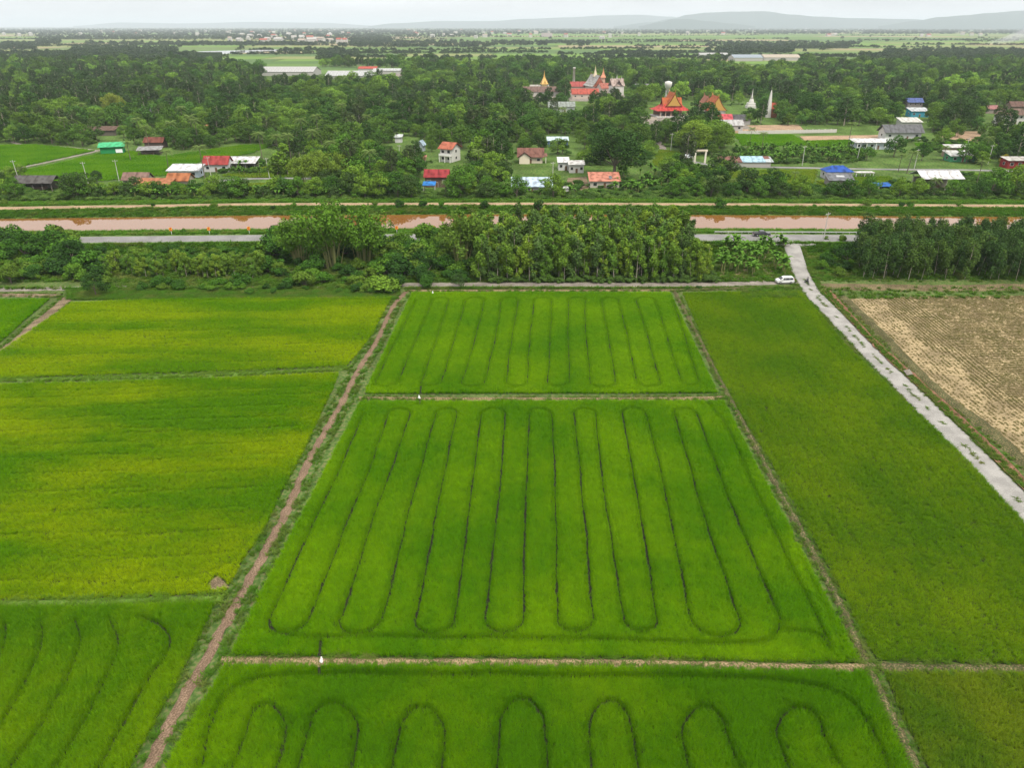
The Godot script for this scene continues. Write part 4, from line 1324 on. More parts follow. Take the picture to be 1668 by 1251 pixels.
	for g in [[1195, 243, 1412, 267, 230], [1180, 302, 1335, 322, 130], [1440, 298, 1512, 322, 90], [1330, 310, 1450, 323, 60], [1560, 288, 1700, 322, 130], [1480, 228, 1600, 250, 70], [1600, 236, 1700, 266, 80], [1000, 292, 1180, 322, 150], [870, 300, 1000, 322, 60], [130, 306, 340, 322, 120], [0, 300, 60, 322, 60], [350, 262, 440, 284, 70]]:
		for k in g[4]:
			var p := ground_at(rng.randf_range(g[0], g[2]), rng.randf_range(g[1], g[3]))
			var s := rng.randf_range(0.35, 1.0)
			places[k % 2].append(Transform3D(Basis(Vector3.UP, rng.randf() * TAU).scaled(Vector3(s * 1.2, s * 0.85, s * 1.2)), p))
			tints[k % 2].append(Color(0.04, 0.095, 0.02).lerp(Color(0.1, 0.19, 0.03), rng.randf()) * rng.randf_range(0.8, 1.15))
	var u := thing("undergrowth", Vector3.ZERO)
	tag(u, "low green undergrowth between the village trees and the canal track", "undergrowth", "", "stuff")
	for k in 2: scatter(u, "bushes", stands.shrub[k].crown, M.tinted_leaves, places[k], tints[k])

# ---------------------------------------------------------------- the far plain
func make_far_plain() -> void:
	# crop fields as sheets on the plain, laid out in real strips of 60-300 m
	var tones := [[0.09, 0.15, 0.04], [0.11, 0.185, 0.04], [0.1, 0.14, 0.05], [0.16, 0.18, 0.07], [0.22, 0.185, 0.11], [0.07, 0.12, 0.04]]
	var mats := []
	for k in tones.size():
		var t: Array = tones[k]
		mats.append(mottled(80 + k, [[0.2, t[0] * 0.85, t[1] * 0.85, t[2] * 0.85], [0.8, t[0] * 1.15, t[1] * 1.15, t[2] * 1.15]], 60.0, 0.02))
	var d := 1080.0
	while d < 7500.0:
		var deep := d * rng.randf_range(0.06, 0.11)
		var half := 0.8 * d + 60.0
		var x := -half
		while x < half:
			var wide := d * rng.randf_range(0.12, 0.32)
			var px := pixel_of(Vector3(x, 0, -d))
			var k := rng.randi() % 6
			if px.x > 560 and px.x < 1400 and rng.randf() < 0.5: k = rng.randi() % 2
			var skew := rng.randf_range(-0.06, 0.06) * wide
			var shape := PackedVector2Array([Vector2(x, -d), Vector2(x + wide * 0.985, -d + skew * 0.2), Vector2(x + wide * 0.985 + skew, -d - deep * 0.97), Vector2(x + skew, -d - deep * 0.97)])
			structure("crop_field", sheet_mesh(shape, 0.15), mats[k])
			x += wide
		d += deep
	# ponds that mirror the sky
	for w in [[[290, 88, 330, 83.5, 480, 80, 484, 82.5, 400, 86, 320, 91]], [[158, 100, 225, 96.5, 230, 98.5, 180, 102]]]:
		structure("pond", sheet_mesh(poly(w[0]), 0.35), M.pond)
	# tree rows and groves: more of them where the photo shows woods
	var woods := [[-200, 44, 560, 56], [60, 56, 560, 75], [-200, 88, 330, 103], [540, 44, 800, 78], [500, 43, 1900, 56], [700, 68, 960, 75], [120, 76, 300, 92], [1150, 70, 1400, 88], [1400, 84, 1700, 100], [480, 82, 560, 100], [0, 68, 60, 82]]
	var open := [[0, 59, 60, 72], [100, 65, 480, 71], [60, 73, 290, 79], [290, 79, 490, 90], [340, 84, 520, 106], [600, 82, 1130, 101], [640, 61, 1100, 69], [1060, 61, 1668, 72], [1060, 74, 1180, 84], [1380, 74, 1668, 84], [1290, 80, 1440, 92]]
	var places := [[], [], []]
	var tints := [[], [], []]
	var belt := FastNoiseLite.new()
	belt.seed = 77
	belt.frequency = 0.02
	for k in 44000:
		var px := Vector2(rng.randf_range(-60, 1730), 43.2 + 64.0 * pow(rng.randf(), 1.5))
		var chance := 0.004
		for r in woods:
			if px.x > r[0] and px.x < r[2] and px.y > r[1] and px.y < r[3]: chance = 0.6
		for r in open:
			if px.x > r[0] and px.x < r[2] and px.y > r[1] and px.y < r[3]: chance = 0.004
		if px.y < 56: chance = 0.95
		if px.y > 52 and belt.get_noise_2d(px.x * 0.5 + 400.0, px.y * 6.0) > 0.28: chance *= 0.15
		if rng.randf() > chance: continue
		var p := ground_at(px.x, px.y)
		var s := rng.randf_range(0.5, 1.1) * (1.0 + clampf(-p.z / 9000.0, 0, 0.9))
		var i := rng.randi() % 3
		places[i].append(Transform3D(Basis(Vector3.UP, rng.randf() * TAU).scaled(Vector3(s * 1.35, s, s * 1.35)), p))
		tints[i].append(Color(0.028, 0.052, 0.028).lerp(Color(0.06, 0.095, 0.034), rng.randf()))
	# hedgerows along the field edges
	for k in 75:
		var y0 := 55.0 + 46.0 * pow(rng.randf(), 1.3)
		var x0 := rng.randf_range(-50, 1600)
		var reach := rng.randf_range(60, 420)
		if x0 + reach * 0.5 < 520 and y0 > 84: continue
		var tilt := rng.randf_range(-0.006, 0.006)
		var x := x0
		while x < x0 + reach:
			var p := ground_at(x, y0 + (x - x0) * tilt + rng.randf_range(-0.35, 0.35))
			var s := rng.randf_range(0.35, 0.95)
			var i := rng.randi() % 3
			places[i].append(Transform3D(Basis(Vector3.UP, rng.randf() * TAU).scaled(Vector3(s * 1.35, s, s * 1.35)), p))
			tints[i].append(Color(0.028, 0.052, 0.028).lerp(Color(0.06, 0.095, 0.034), rng.randf()))
			x += rng.randf_range(0.8, 5.0) * (4.0 if rng.randf() < 0.08 else 1.0)
	var w := thing("far_woods", Vector3.ZERO)
	tag(w, "far-off blue-green woods and tree rows on the hazy plain", "woods", "", "stuff")
	for i in 3:
		var b := broadleaf(1200 + i * 9, 260, 1.5, 1.1)
		scatter(w, "trees", joined([[b.crown, M.tinted_leaves], [b.trunk, M.bark]]), null, places[i], tints[i])
	print("far trees ", places[0].size() * 3)
	# the tree farm: straight rows of young trees
	var rows := []
	var row_tints := []
	for r in 9:
		for c in 34:
			var p := ground_at(lerpf(292, 362, c / 33.0), 90.0 + r * 1.6)
			rows.append(Transform3D(Basis(Vector3.UP, rng.randf() * TAU).scaled(Vector3(0.55, 0.75, 0.55)), p))
			row_tints.append(Color(0.05, 0.085, 0.03))
	var tf := thing("tree_farm", Vector3.ZERO)
	tag(tf, "dark planted rows of young trees beside the long pond", "tree farm", "", "stuff")
	var b0 := broadleaf(1300, 260, 1.4, 0.8)
	scatter(tf, "trees", joined([[b0.crown, M.tinted_leaves], [b0.trunk, M.bark]]), null, rows, row_tints)
	make_hills()
	make_smoke()

func hill(label: String, skyline: Array, dist: float, deep: float, sd: int) -> void:
	# skyline: photo pixels of the crest seen against the sky; the crest lies `dist` metres away
	var n := FastNoiseLite.new()
	n.seed = sd
	n.frequency = 0.0003
	n.fractal_octaves = 5
	var st := SurfaceTool.new()
	st.begin(Mesh.PRIMITIVE_TRIANGLES)
	st.set_smooth_group(0)
	var cols := 120
	var rows := 14
	var grid := []
	var x0: float = skyline[0]
	var x1: float = skyline[skyline.size() - 2]
	for i in cols + 1:
		var px := lerpf(x0, x1, float(i) / cols)
		var k := 0
		while k < skyline.size() / 2 - 2 and px > skyline[k * 2 + 2]: k += 1
		var f: float = clampf((px - skyline[k * 2]) / maxf(1.0, skyline[k * 2 + 2] - skyline[k * 2]), 0, 1)
		var py: float = lerpf(skyline[k * 2 + 1], skyline[k * 2 + 3], f * f * (3 - 2 * f))
		var dy := (625.5 - py) / FOCAL
		var dir := Vector3((px - 834.0) / FOCAL, dy * cos(pitch) - sin(pitch), -dy * sin(pitch) - cos(pitch))
		var crest := Vector3(0, EYE, 0) + dir * (dist / -dir.z)
		var away := Vector3(crest.x, 0, crest.z).normalized()
		var col := []
		for j in rows + 1:
			var t := float(j) / rows * 2.0 - 1.0
			var g := Vector3(crest.x, 0, crest.z) + away * t * deep
			var h := crest.y * pow(cos(t * PI * 0.5), 1.3) * (1.0 + 0.35 * absf(t) * n.get_noise_2d(g.x, g.z) * 2.0)
			g.y = maxf(h, -5.0) if j > 0 and j < rows else -5.0
			col.append(g)
		grid.append(col)
	for i in cols:
		for j in rows:
			quad(st, grid[i][j], grid[i][j + 1], grid[i + 1][j + 1], grid[i + 1][j])
	var o := structure("hills", done(st), M.hill)
	o.set_meta("label", label)

func make_hills() -> void:
	hill("long pale flat-topped mountain ridge", [1000, 42, 1060, 36, 1095, 30, 1120, 24, 1150, 20.5, 1200, 19, 1245, 19.5, 1290, 24, 1330, 27, 1390, 29.5, 1480, 31, 1560, 37, 1640, 42], 19000, 2600, 3)
	hill("blue mountain slope rising beyond the smoke", [1430, 42, 1490, 34, 1530, 28, 1570, 25, 1610, 21, 1660, 17.5, 1720, 14, 1800, 15, 1900, 22], 16000, 2200, 5)
	hill("low dark hill in front of the ridge", [1040, 42, 1075, 36, 1095, 31, 1118, 30.5, 1150, 34, 1190, 38, 1230, 42], 15000, 1100, 8)
	hill("faint farther mountain ridge", [600, 42, 640, 38, 720, 34, 800, 34, 860, 30.5, 930, 28, 985, 25, 1040, 24, 1090, 27, 1130, 33, 1180, 42], 25000, 3000, 7)
	hill("very faint low ridge", [120, 42, 200, 36.5, 300, 38, 420, 35.5, 520, 37, 620, 42], 30000, 3000, 9)

func make_smoke() -> void:
	for s in [[1612, 71, 22, 8, 0.004], [1626, 69, 34, 12, 0.0042], [1641, 66, 48, 17, 0.0036], [1655, 62, 60, 22, 0.003], [1670, 59, 70, 26, 0.0024]]:
		var m := FogMaterial.new()
		m.albedo = Color(0.95, 0.95, 0.97)
		m.density = s[4] * 1.5
		var f := FogVolume.new()
		f.name = numbered("smoke")
		f.shape = RenderingServer.FOG_VOLUME_SHAPE_ELLIPSOID
		var p := ground_at(s[0], 73)
		f.size = Vector3(s[2] * 1.6, s[3] * 1.5, s[2] * 1.3)
		f.position = p + Vector3(0, (73 - s[1]) * 2.3 + 4.0, 0)
		f.rotation.z = 0.35
		f.material = m
		add_child(f)
		tag(f, "white drifting smoke from a burning field on the plain", "smoke", "drifting smoke", "stuff")

# ---------------------------------------------------------------- buildings
func paint(r: float, g: float, b: float, rough := 0.7) -> StandardMaterial3D:
	var key := "paint%.3f_%.3f_%.3f" % [r, g, b]
	if not mesh_cache.has(key):
		mesh_cache[key] = plain(r, g, b, rough)
	return mesh_cache[key]

var roof_texture: NoiseTexture2D
# roofs: one grey stain texture shared by all, tinted by each roof's colour
func roofing(r: float, g: float, b: float) -> StandardMaterial3D:
	var key := "roof%.3f_%.3f_%.3f" % [r, g, b]
	if not mesh_cache.has(key):
		if roof_texture == null:
			roof_texture = noise_texture(61, 0.012, [[0.2, 0.45, 0.42, 0.4], [0.45, 0.82, 0.81, 0.8], [0.8, 1, 1, 1]], 5, 256)
		var m := plain(r * 0.72, g * 0.72, b * 0.72, 0.6, 0.2)
		m.albedo_texture = roof_texture
		m.uv1_triplanar = true
		m.uv1_world_triplanar = true
		m.uv1_scale = Vector3.ONE / 9.0
		mesh_cache[key] = m
	return mesh_cache[key]

func gable(length: float, span: float, rise: float, thick := 0.18) -> ArrayMesh:
	var h := span * 0.5
	return extruded(PackedVector2Array([Vector2(-h, 0), Vector2(0, rise), Vector2(h, 0), Vector2(h, -thick), Vector2(0, rise - thick), Vector2(-h, -thick)]), length)

func lean_to(length: float, span: float, rise: float, thick := 0.16) -> ArrayMesh:
	var h := span * 0.5
	return extruded(PackedVector2Array([Vector2(-h, rise), Vector2(h, 0), Vector2(h, -thick), Vector2(-h, rise - thick)]), length)

func hip(length: float, span: float, rise: float, ridge: float) -> ArrayMesh:
	var st := tool()
	var x := length * 0.5
	var z := span * 0.5
	var r := ridge * 0.5
	var a := Vector3(-x, 0, -z)
	var b := Vector3(x, 0, -z)
	var c := Vector3(x, 0, z)
	var d := Vector3(-x, 0, z)
	var p := Vector3(-r, rise, 0)
	var q := Vector3(r, rise, 0)
	quad(st, d, p, q, c)
	quad(st, b, q, p, a)
	for t in [[a, p, d], [c, q, b]]:
		for v in t: st.add_vertex(v)
	quad(st, a, d, c, b)
	return done(st)

# a wall box with triangular gable ends under a pitched roof (ridge along x)
func gable_walls(length: float, span: float, high: float, rise: float, back := 0.0) -> Mesh:
	var h := span * 0.5
	if rise <= 0.01:
		return extruded(PackedVector2Array([Vector2(-h, 0), Vector2(-h, high + back), Vector2(h, high), Vector2(h, 0)]), length)
	return extruded(PackedVector2Array([Vector2(-h, 0), Vector2(-h, high), Vector2(0, high + rise), Vector2(h, high), Vector2(h, 0)]), length)

func opening(parent: Node3D, called: String, at: Vector3, size: Vector2, facing: float, frame: Material, pane: Material) -> void:
	var o := part(parent, called, box(Vector3(size.x + 0.16, size.y + 0.16, 0.1)), frame, at, Vector3(0, facing, 0))
	part(o, "pane" if called == "window" else "leaf", box(Vector3(size.x, size.y, 0.06)), pane, Vector3(0, 0, 0.04))

# opts: roof ("gable","lean","hip","flat"), rise, over, wall colour, roof colour, yaw, windows, door, posts (open shed), storeys
func house(called: String, label: String, category: String, x: float, y: float, size: Vector3, opts: Dictionary) -> Node3D:
	var at := ground_at(x, y)
	at.y = opts.get("y", 0.0)
	var o := thing(called, at, opts.get("yaw", 0.0))
	tag(o, label, category, opts.get("group", ""))
	var wall: Array = opts.get("wall", [0.6, 0.58, 0.54])
	var rc: Array = opts.get("roof_colour", [0.3, 0.3, 0.3])
	var rise: float = opts.get("rise", size.z * 0.22)
	var over: float = opts.get("over", 0.6)
	var kind: String = opts.get("roof", "gable")
	var rm := roofing(rc[0], rc[1], rc[2])
	var wm := paint(wall[0] * 0.75, wall[1] * 0.75, wall[2] * 0.75, 0.85)
	if opts.get("posts", 0) > 0:
		var n: int = opts.posts
		for i in n:
			for s in [-1.0, 1.0]:
				part(o, "post", box(Vector3(0.22, size.y, 0.22)), wm, Vector3(lerpf(-size.x, size.x, float(i) / (n - 1)) * 0.48, size.y * 0.5, s * size.z * 0.48))
		if opts.get("back", true):
			part(o, "back_wall", box(Vector3(size.x * 0.96, size.y * 0.85, 0.15)), paint(0.2, 0.18, 0.15), Vector3(0, size.y * 0.43, -size.z * 0.42))
			part(o, "stored_goods", box(Vector3(size.x * 0.5, size.y * 0.32, size.z * 0.4)), paint(0.16, 0.11, 0.08), Vector3(-size.x * 0.12, size.y * 0.16, -size.z * 0.1))
	else:
		part(o, "wall", gable_walls(size.x, size.z, size.y, rise * 0.96 if kind == "gable" else 0.0, rise * 0.9 if kind == "lean" else 0.0), wm)
	match kind:
		"gable": part(o, "roof", gable(size.x + over * 2, size.z + over * 2, rise * (1.0 + over * 2 / size.z), 0.18), rm, Vector3(0, size.y + 0.12 - rise * over * 2 / size.z * 0.5 + 0.1, 0))
		"lean": part(o, "roof", lean_to(size.x + over * 2, size.z + over * 2, rise), rm, Vector3(0, size.y + 0.18, 0))
		"hip": part(o, "roof", hip(size.x + over * 2, size.z + over * 2, rise, opts.get("ridge", size.x * 0.4)), rm, Vector3(0, size.y + 0.02, 0))
		"flat": part(o, "roof", box(Vector3(size.x + over * 2, 0.25, size.z + over * 2)), rm, Vector3(0, size.y + 0.13, 0))
	var nw: int = opts.get("windows", 0)
	var storeys: int = opts.get("storeys", 1)
	for f in storeys:
		var wy := size.y * (f + 0.56) / storeys
		for i in nw:
			if f == 0 and i == nw / 2 and opts.get("door", true): continue
			opening(o, "window", Vector3(lerpf(-0.5, 0.5, (i + 0.5) / nw) * size.x, wy, size.z * 0.5 + 0.03), Vector2(minf(1.5, size.x / nw * 0.55), 1.2), 0.0, paint(0.62, 0.6, 0.56), M.pane)
		if nw > 0:
			for s in [-1.0, 1.0]:
				opening(o, "window", Vector3(s * (size.x * 0.5 + 0.03), wy, 0), Vector2(1.3, 1.2), s * PI / 2, paint(0.62, 0.6, 0.56), M.pane)
	if nw > 0 and opts.get("door", true):
		opening(o, "door", Vector3(lerpf(-0.5, 0.5, (nw / 2 + 0.5) / nw) * size.x, 1.05, size.z * 0.5 + 0.03), Vector2(1.0, 2.0), 0.0, paint(0.5, 0.47, 0.42), paint(0.12, 0.07, 0.04))
	return o

func dish(parent: Node3D, at: Vector3) -> void:
	var d := part(parent, "satellite_dish", lathe([Vector2(0.02, 0.0), Vector2(0.45, 0.06), Vector2(0.75, 0.2), Vector2(0.8, 0.24)], 14), paint(0.12, 0.12, 0.13), at, Vector3(0.9, 0.4, 0))
	part(d, "arm", tube([Vector3.ZERO, Vector3(0, 0.6, 0)], [0.03, 0.02], 5), paint(0.3, 0.3, 0.3))

func make_village() -> void:
	M.pane = plain(0.02, 0.024, 0.03, 0.12, 0.5)
	var o: Node3D
	# --- west of the bamboo
	o = house("farm_shed", "bright green metal shed on the edge of the paddy", "shed", 186, 250, Vector3(11, 3.6, 5.5), {"roof": "lean", "rise": 1.5, "over": 0.9, "wall": [0.02, 0.26, 0.08], "roof_colour": [0.07, 0.5, 0.22], "yaw": 0.32})
	part(o, "white_panel", box(Vector3(3.2, 1.8, 0.08)), paint(0.7, 0.72, 0.72), Vector3(3.3, 1.6, 2.8))
	house("open_shed", "long dark grey roofed open shed beside the canal brush", "shed", 66, 309, Vector3(15.5, 3.4, 8), {"roof_colour": [0.11, 0.105, 0.1], "rise": 2.0, "posts": 5, "wall": [0.2, 0.18, 0.16]})
	house("brown_roof_house", "house with faded brown tiled roof by the paddy", "house", 228, 302, Vector3(10, 2.8, 6), {"roof_colour": [0.25, 0.16, 0.13], "rise": 2.2, "windows": 3, "wall": [0.4, 0.36, 0.3]})
	house("low_roof_house", "low building under orange-brown sheet roof among the bushes", "house", 255, 309, Vector3(14, 2.5, 6), {"roof": "lean", "rise": 1.4, "roof_colour": [0.4, 0.16, 0.075], "wall": [0.1, 0.1, 0.11]})
	house("orange_roof_house", "house with bright orange gabled roof by the village lane", "house", 297, 304, Vector3(8.5, 3.0, 6.5), {"roof_colour": [0.42, 0.16, 0.07], "rise": 2.2, "windows": 2, "wall": [0.5, 0.42, 0.34]})
	house("white_roof_house", "low house under a white metal roof beside the palm", "house", 306, 287, Vector3(13, 2.9, 7), {"roof": "lean", "rise": 1.6, "roof_colour": [0.68, 0.7, 0.72], "wall": [0.5, 0.58, 0.66], "windows": 3, "over": 0.8})
	house("red_roof_house", "white house with red gabled roof between white roofs", "house", 358, 278, Vector3(11, 3.4, 7), {"roof_colour": [0.36, 0.06, 0.055], "rise": 2.8, "windows": 3, "wall": [0.6, 0.6, 0.6]})
	house("white_carport", "long white sheet roof on posts beside the banana hedge", "carport", 398, 275, Vector3(13, 3.0, 7), {"roof": "lean", "rise": 1.8, "roof_colour": [0.66, 0.67, 0.68], "posts": 4, "wall": [0.3, 0.3, 0.3]})
	house("brown_shed", "long rust-brown shed roof in the woodland", "shed", 166, 220, Vector3(20, 3, 7), {"roof": "lean", "rise": 1.6, "roof_colour": [0.14, 0.085, 0.06], "wall": [0.14, 0.12, 0.1]})
	house("rusty_house", "rust-red roofed house behind the green shed", "house", 256, 240, Vector3(10, 3, 6), {"roof_colour": [0.2, 0.07, 0.05], "rise": 2.0, "wall": [0.14, 0.1, 0.09]})
	house("grey_shed", "open grey sheet-roofed shed behind the green shed", "shed", 247, 252, Vector3(11, 2.6, 6), {"roof": "lean", "rise": 1.0, "roof_colour": [0.3, 0.3, 0.3], "posts": 4, "wall": [0.16, 0.13, 0.1], "yaw": 0.25})
	house("tiny_roof_house", "small red and white roofed house deep in the woodland", "house", 251, 190, Vector3(8, 3.5, 6), {"roof_colour": [0.5, 0.5, 0.62], "rise": 2.2, "wall": [0.5, 0.06, 0.08]})
	house("coral_roof_house", "small house with coral roof among coconut palms", "house", 342, 218, Vector3(8, 3, 6), {"roof_colour": [0.5, 0.2, 0.12], "rise": 2.0, "wall": [0.4, 0.35, 0.3]})
	# --- middle
	o = house("two_storey_house", "white two-storey house with orange gabled roof", "house", 734, 262, Vector3(6.5, 6.3, 8.5), {"roof_colour": [0.46, 0.15, 0.09], "rise": 2.2, "wall": [0.72, 0.71, 0.68], "windows": 2, "storeys": 2, "yaw": -0.45, "over": 0.9, "door": false})
	part(o, "balcony", box(Vector3(6.5, 0.25, 1.6)), paint(0.62, 0.6, 0.57), Vector3(0, 3.1, 5.0))
	for s in [-3.0, 0.0, 3.0]: part(o, "column", box(Vector3(0.3, 3.0, 0.3)), paint(0.7, 0.69, 0.66), Vector3(s, 1.5, 5.6))
	part(o, "railing", box(Vector3(6.4, 0.8, 0.08)), paint(0.66, 0.66, 0.65), Vector3(0, 3.65, 5.72))
	house("maroon_house", "long dark red gabled roof house above a blue awning", "house", 713, 303, Vector3(9.5, 4.2, 6), {"roof_colour": [0.33, 0.045, 0.05], "rise": 2.2, "wall": [0.13, 0.09, 0.07], "windows": 3})
	house("blue_awning", "bright blue awning on posts before the dark red roof", "awning", 700, 311, Vector3(4.6, 2.4, 3.2), {"roof": "lean", "rise": 0.9, "roof_colour": [0.03, 0.2, 0.55], "posts": 2, "back": false, "over": 0.3, "wall": [0.5, 0.48, 0.45]})
	house("pink_lean_to", "small salmon-pink sheet roof under the trees", "shed", 684, 267, Vector3(5.5, 2.2, 4), {"roof": "lean", "rise": 1.3, "roof_colour": [0.5, 0.2, 0.17], "wall": [0.3, 0.25, 0.2]})
	house("small_white_shed", "small white roof among trees uphill of the pink roof", "shed", 650, 232, Vector3(3.8, 3.0, 3.5), {"roof": "lean", "rise": 1.0, "roof_colour": [0.55, 0.6, 0.58], "wall": [0.6, 0.6, 0.6]})
	house("small_blue_shed", "small pale blue gable between the trees", "shed", 687, 246, Vector3(3.5, 3.2, 3.0), {"roof_colour": [0.42, 0.55, 0.66], "rise": 1.8, "wall": [0.4, 0.45, 0.5], "yaw": 1.3})
	o = house("brown_gable_house", "cream house with brown cross-gabled tile roof", "house", 864, 264, Vector3(11.5, 3.2, 8), {"roof_colour": [0.23, 0.11, 0.085], "rise": 3.0, "wall": [0.62, 0.55, 0.44], "windows": 3, "over": 0.9})
	part(o, "porch_roof", gable(5.0, 6.5, 2.2), roofing(0.23, 0.11, 0.085), Vector3(-3.0, 3.4, 4.0), Vector3(0, PI / 2, 0))
	part(o, "porch_wall", gable_walls(3.2, 5.0, 3.2, 1.7), paint(0.62, 0.55, 0.44), Vector3(-3.0, 0, 4.2), Vector3(0, PI / 2, 0))
	for s in [4.6, 7.4]: part(o, "post", box(Vector3(0.3, 3.3, 0.3)), paint(0.66, 0.62, 0.56), Vector3(s, 1.6, 3.4))
	part(o, "porch_canopy", lean_to(4.2, 5.0, 0.6), roofing(0.25, 0.12, 0.09), Vector3(6.0, 3.4, 1.4))
	house("blue_white_roof", "wide white and pale blue sheet roof beside the canal", "house", 866, 313, Vector3(15.5, 2.8, 7.5), {"roof": "lean", "rise": 2.2, "roof_colour": [0.5, 0.62, 0.76], "wall": [0.4, 0.4, 0.42], "windows": 3})
	house("blue_bungalow", "low blue house with pale blue roof behind banana plants", "house", 908, 238, Vector3(11, 3.2, 6), {"roof": "lean", "rise": 1.2, "roof_colour": [0.55, 0.68, 0.74], "wall": [0.1, 0.17, 0.36], "windows": 3})
	house("white_gable_house", "small white house with white gable roof beside the domed tree", "house", 917, 276, Vector3(4.6, 3.6, 6), {"roof": "lean", "rise": 1.3, "roof_colour": [0.72, 0.73, 0.74], "wall": [0.6, 0.6, 0.6], "windows": 2})
	house("white_porch_house", "white house with open porch next to the domed tree", "house", 938, 280, Vector3(6.5, 3.6, 6), {"roof": "lean", "rise": 0.8, "roof_colour": [0.6, 0.6, 0.58], "wall": [0.64, 0.62, 0.6], "windows": 3})
	o = house("salmon_house", "house with salmon-pink metal roof and a satellite dish", "house", 983, 303, Vector3(12, 2.6, 7.5), {"roof": "lean", "rise": 2.2, "roof_colour": [0.56, 0.24, 0.17], "wall": [0.5, 0.46, 0.4], "windows": 3})
	dish(o, Vector3(2.2, 3.9, 2.4))
	house("privy", "tiny white hut with dark door near the canal brush", "hut", 922, 317, Vector3(2.2, 2.4, 1.8), {"roof": "lean", "rise": 0.4, "roof_colour": [0.5, 0.5, 0.5], "wall": [0.6, 0.6, 0.6], "over": 0.2})
	house("rust_roof_shed", "rust-streaked roof at the bend of the temple lane", "shed", 1062, 222, Vector3(8, 3, 6), {"roof": "lean", "rise": 1.6, "roof_colour": [0.32, 0.13, 0.1], "wall": [0.3, 0.25, 0.22]})
	house("pale_shed", "white sheet-roofed stall beside the gateway", "stall", 1119, 266, Vector3(3.6, 2.6, 3.4), {"roof": "lean", "rise": 1.2, "roof_colour": [0.6, 0.64, 0.66], "wall": [0.24, 0.16, 0.12], "yaw": -0.6})
	# --- east
	o = house("rusty_long_house", "long house half under rusty and half under pale blue roofing", "house", 1210, 271, Vector3(24, 2.3, 6), {"roof": "lean", "rise": 1.7, "roof_colour": [0.22, 0.1, 0.08], "wall": [0.42, 0.4, 0.38], "over": 0.3})
	part(o, "blue_roof", lean_to(11, 6.7, 1.7), roofing(0.4, 0.6, 0.72), Vector3(4.0, 2.52, 0.05))
	part(o, "grey_roof", lean_to(3.6, 6.7, 1.5), roofing(0.5, 0.56, 0.58), Vector3(11.4, 2.56, 0.1))
	house("blue_roof_house", "house with vivid blue hipped roof beside the lane", "house", 1360, 290, Vector3(11, 3.2, 7), {"roof": "hip", "rise": 2.2, "ridge": 5.0, "roof_colour": [0.03, 0.1, 0.42], "wall": [0.5, 0.5, 0.5], "windows": 2})
	o = house("grey_roof_annex", "grey metal roof with clear skylight strips before the blue roof", "annex", 1364, 303, Vector3(9.5, 2.8, 7), {"roof": "lean", "rise": 1.6, "roof_colour": [0.17, 0.18, 0.2], "wall": [0.26, 0.24, 0.22], "yaw": -0.12})
	for k in 4: part(o, "skylight", box(Vector3(3.2, 0.04, 0.35)), paint(0.7, 0.72, 0.72), Vector3(0.4, 3.02 + 0.9 - 0.21 * k * 0.95 + 0.08, -1.0 + k * 0.9), Vector3(0.195, 0, 0))
	house("white_slab_shelter", "white flat slab roof beside the blue-roofed house", "shelter", 1405, 287, Vector3(8, 1.6, 3), {"roof": "flat", "roof_colour": [0.66, 0.66, 0.64], "posts": 3, "wall": [0.6, 0.6, 0.6], "back": false, "over": 0.2})
	house("blue_canopy", "small vivid blue canopy on posts over the grass", "canopy", 1434, 312, Vector3(5.6, 2.3, 3.6), {"roof": "lean", "rise": 0.7, "roof_colour": [0.02, 0.12, 0.4], "posts": 3, "wall": [0.5, 0.5, 0.48], "back": false})
	house("privy_hut", "tiny cream hut next to the small blue canopy", "hut", 1424, 314, Vector3(1.8, 1.9, 1.6), {"roof": "flat", "roof_colour": [0.5, 0.47, 0.4], "wall": [0.6, 0.56, 0.46], "over": 0.1})
	house("white_barn", "large open barn under a broad white gabled roof", "barn", 1519, 308, Vector3(14.5, 5.2, 9), {"roof_colour": [0.72, 0.73, 0.75], "rise": 1.8, "posts": 4, "wall": [0.5, 0.46, 0.42], "over": 1.3})
	o = house("columned_building", "long white building with flat white roof and columned porch", "building", 1419, 242, Vector3(21, 3.6, 7), {"roof": "lean", "rise": 0.9, "roof_colour": [0.7, 0.71, 0.72], "wall": [0.5, 0.56, 0.62], "windows": 6, "over": 1.2})
	for k in 5: part(o, "column", box(Vector3(0.3, 3.5, 0.3)), paint(0.66, 0.66, 0.64), Vector3(-10 + k * 5, 1.75, 4.3))
	house("grey_roof_villa", "white house with wide dark grey gabled roof", "house", 1463, 226, Vector3(21, 4.2, 9), {"roof_colour": [0.15, 0.155, 0.165], "rise": 3.2, "wall": [0.68, 0.68, 0.67], "windows": 4, "over": 1.2})
	house("white_roof_villa", "white-roofed house behind the dark grey roof", "house", 1478, 207, Vector3(13, 3.4, 8), {"roof": "lean", "rise": 2.0, "roof_colour": [0.62, 0.62, 0.58], "wall": [0.5, 0.5, 0.48]})
	house("green_white_house", "white and green house with layered white roofs", "house", 1560, 262, Vector3(12, 2.8, 7), {"roof": "lean", "rise": 1.4, "roof_colour": [0.6, 0.62, 0.6], "wall": [0.08, 0.34, 0.18], "windows": 3, "over": 0.9})
	house("green_white_annex", "upper white roof with brown edge over the green house", "annex", 1556, 255, Vector3(13, 4.6, 4), {"roof": "lean", "rise": 0.9, "roof_colour": [0.62, 0.62, 0.6], "wall": [0.3, 0.22, 0.17]})
	house("red_shop", "red-walled shop with pale roof at the end of the lane", "shop", 1658, 273, Vector3(15, 3.6, 6), {"roof": "lean", "rise": 0.8, "roof_colour": [0.55, 0.53, 0.5], "wall": [0.28, 0.03, 0.03], "windows": 4})
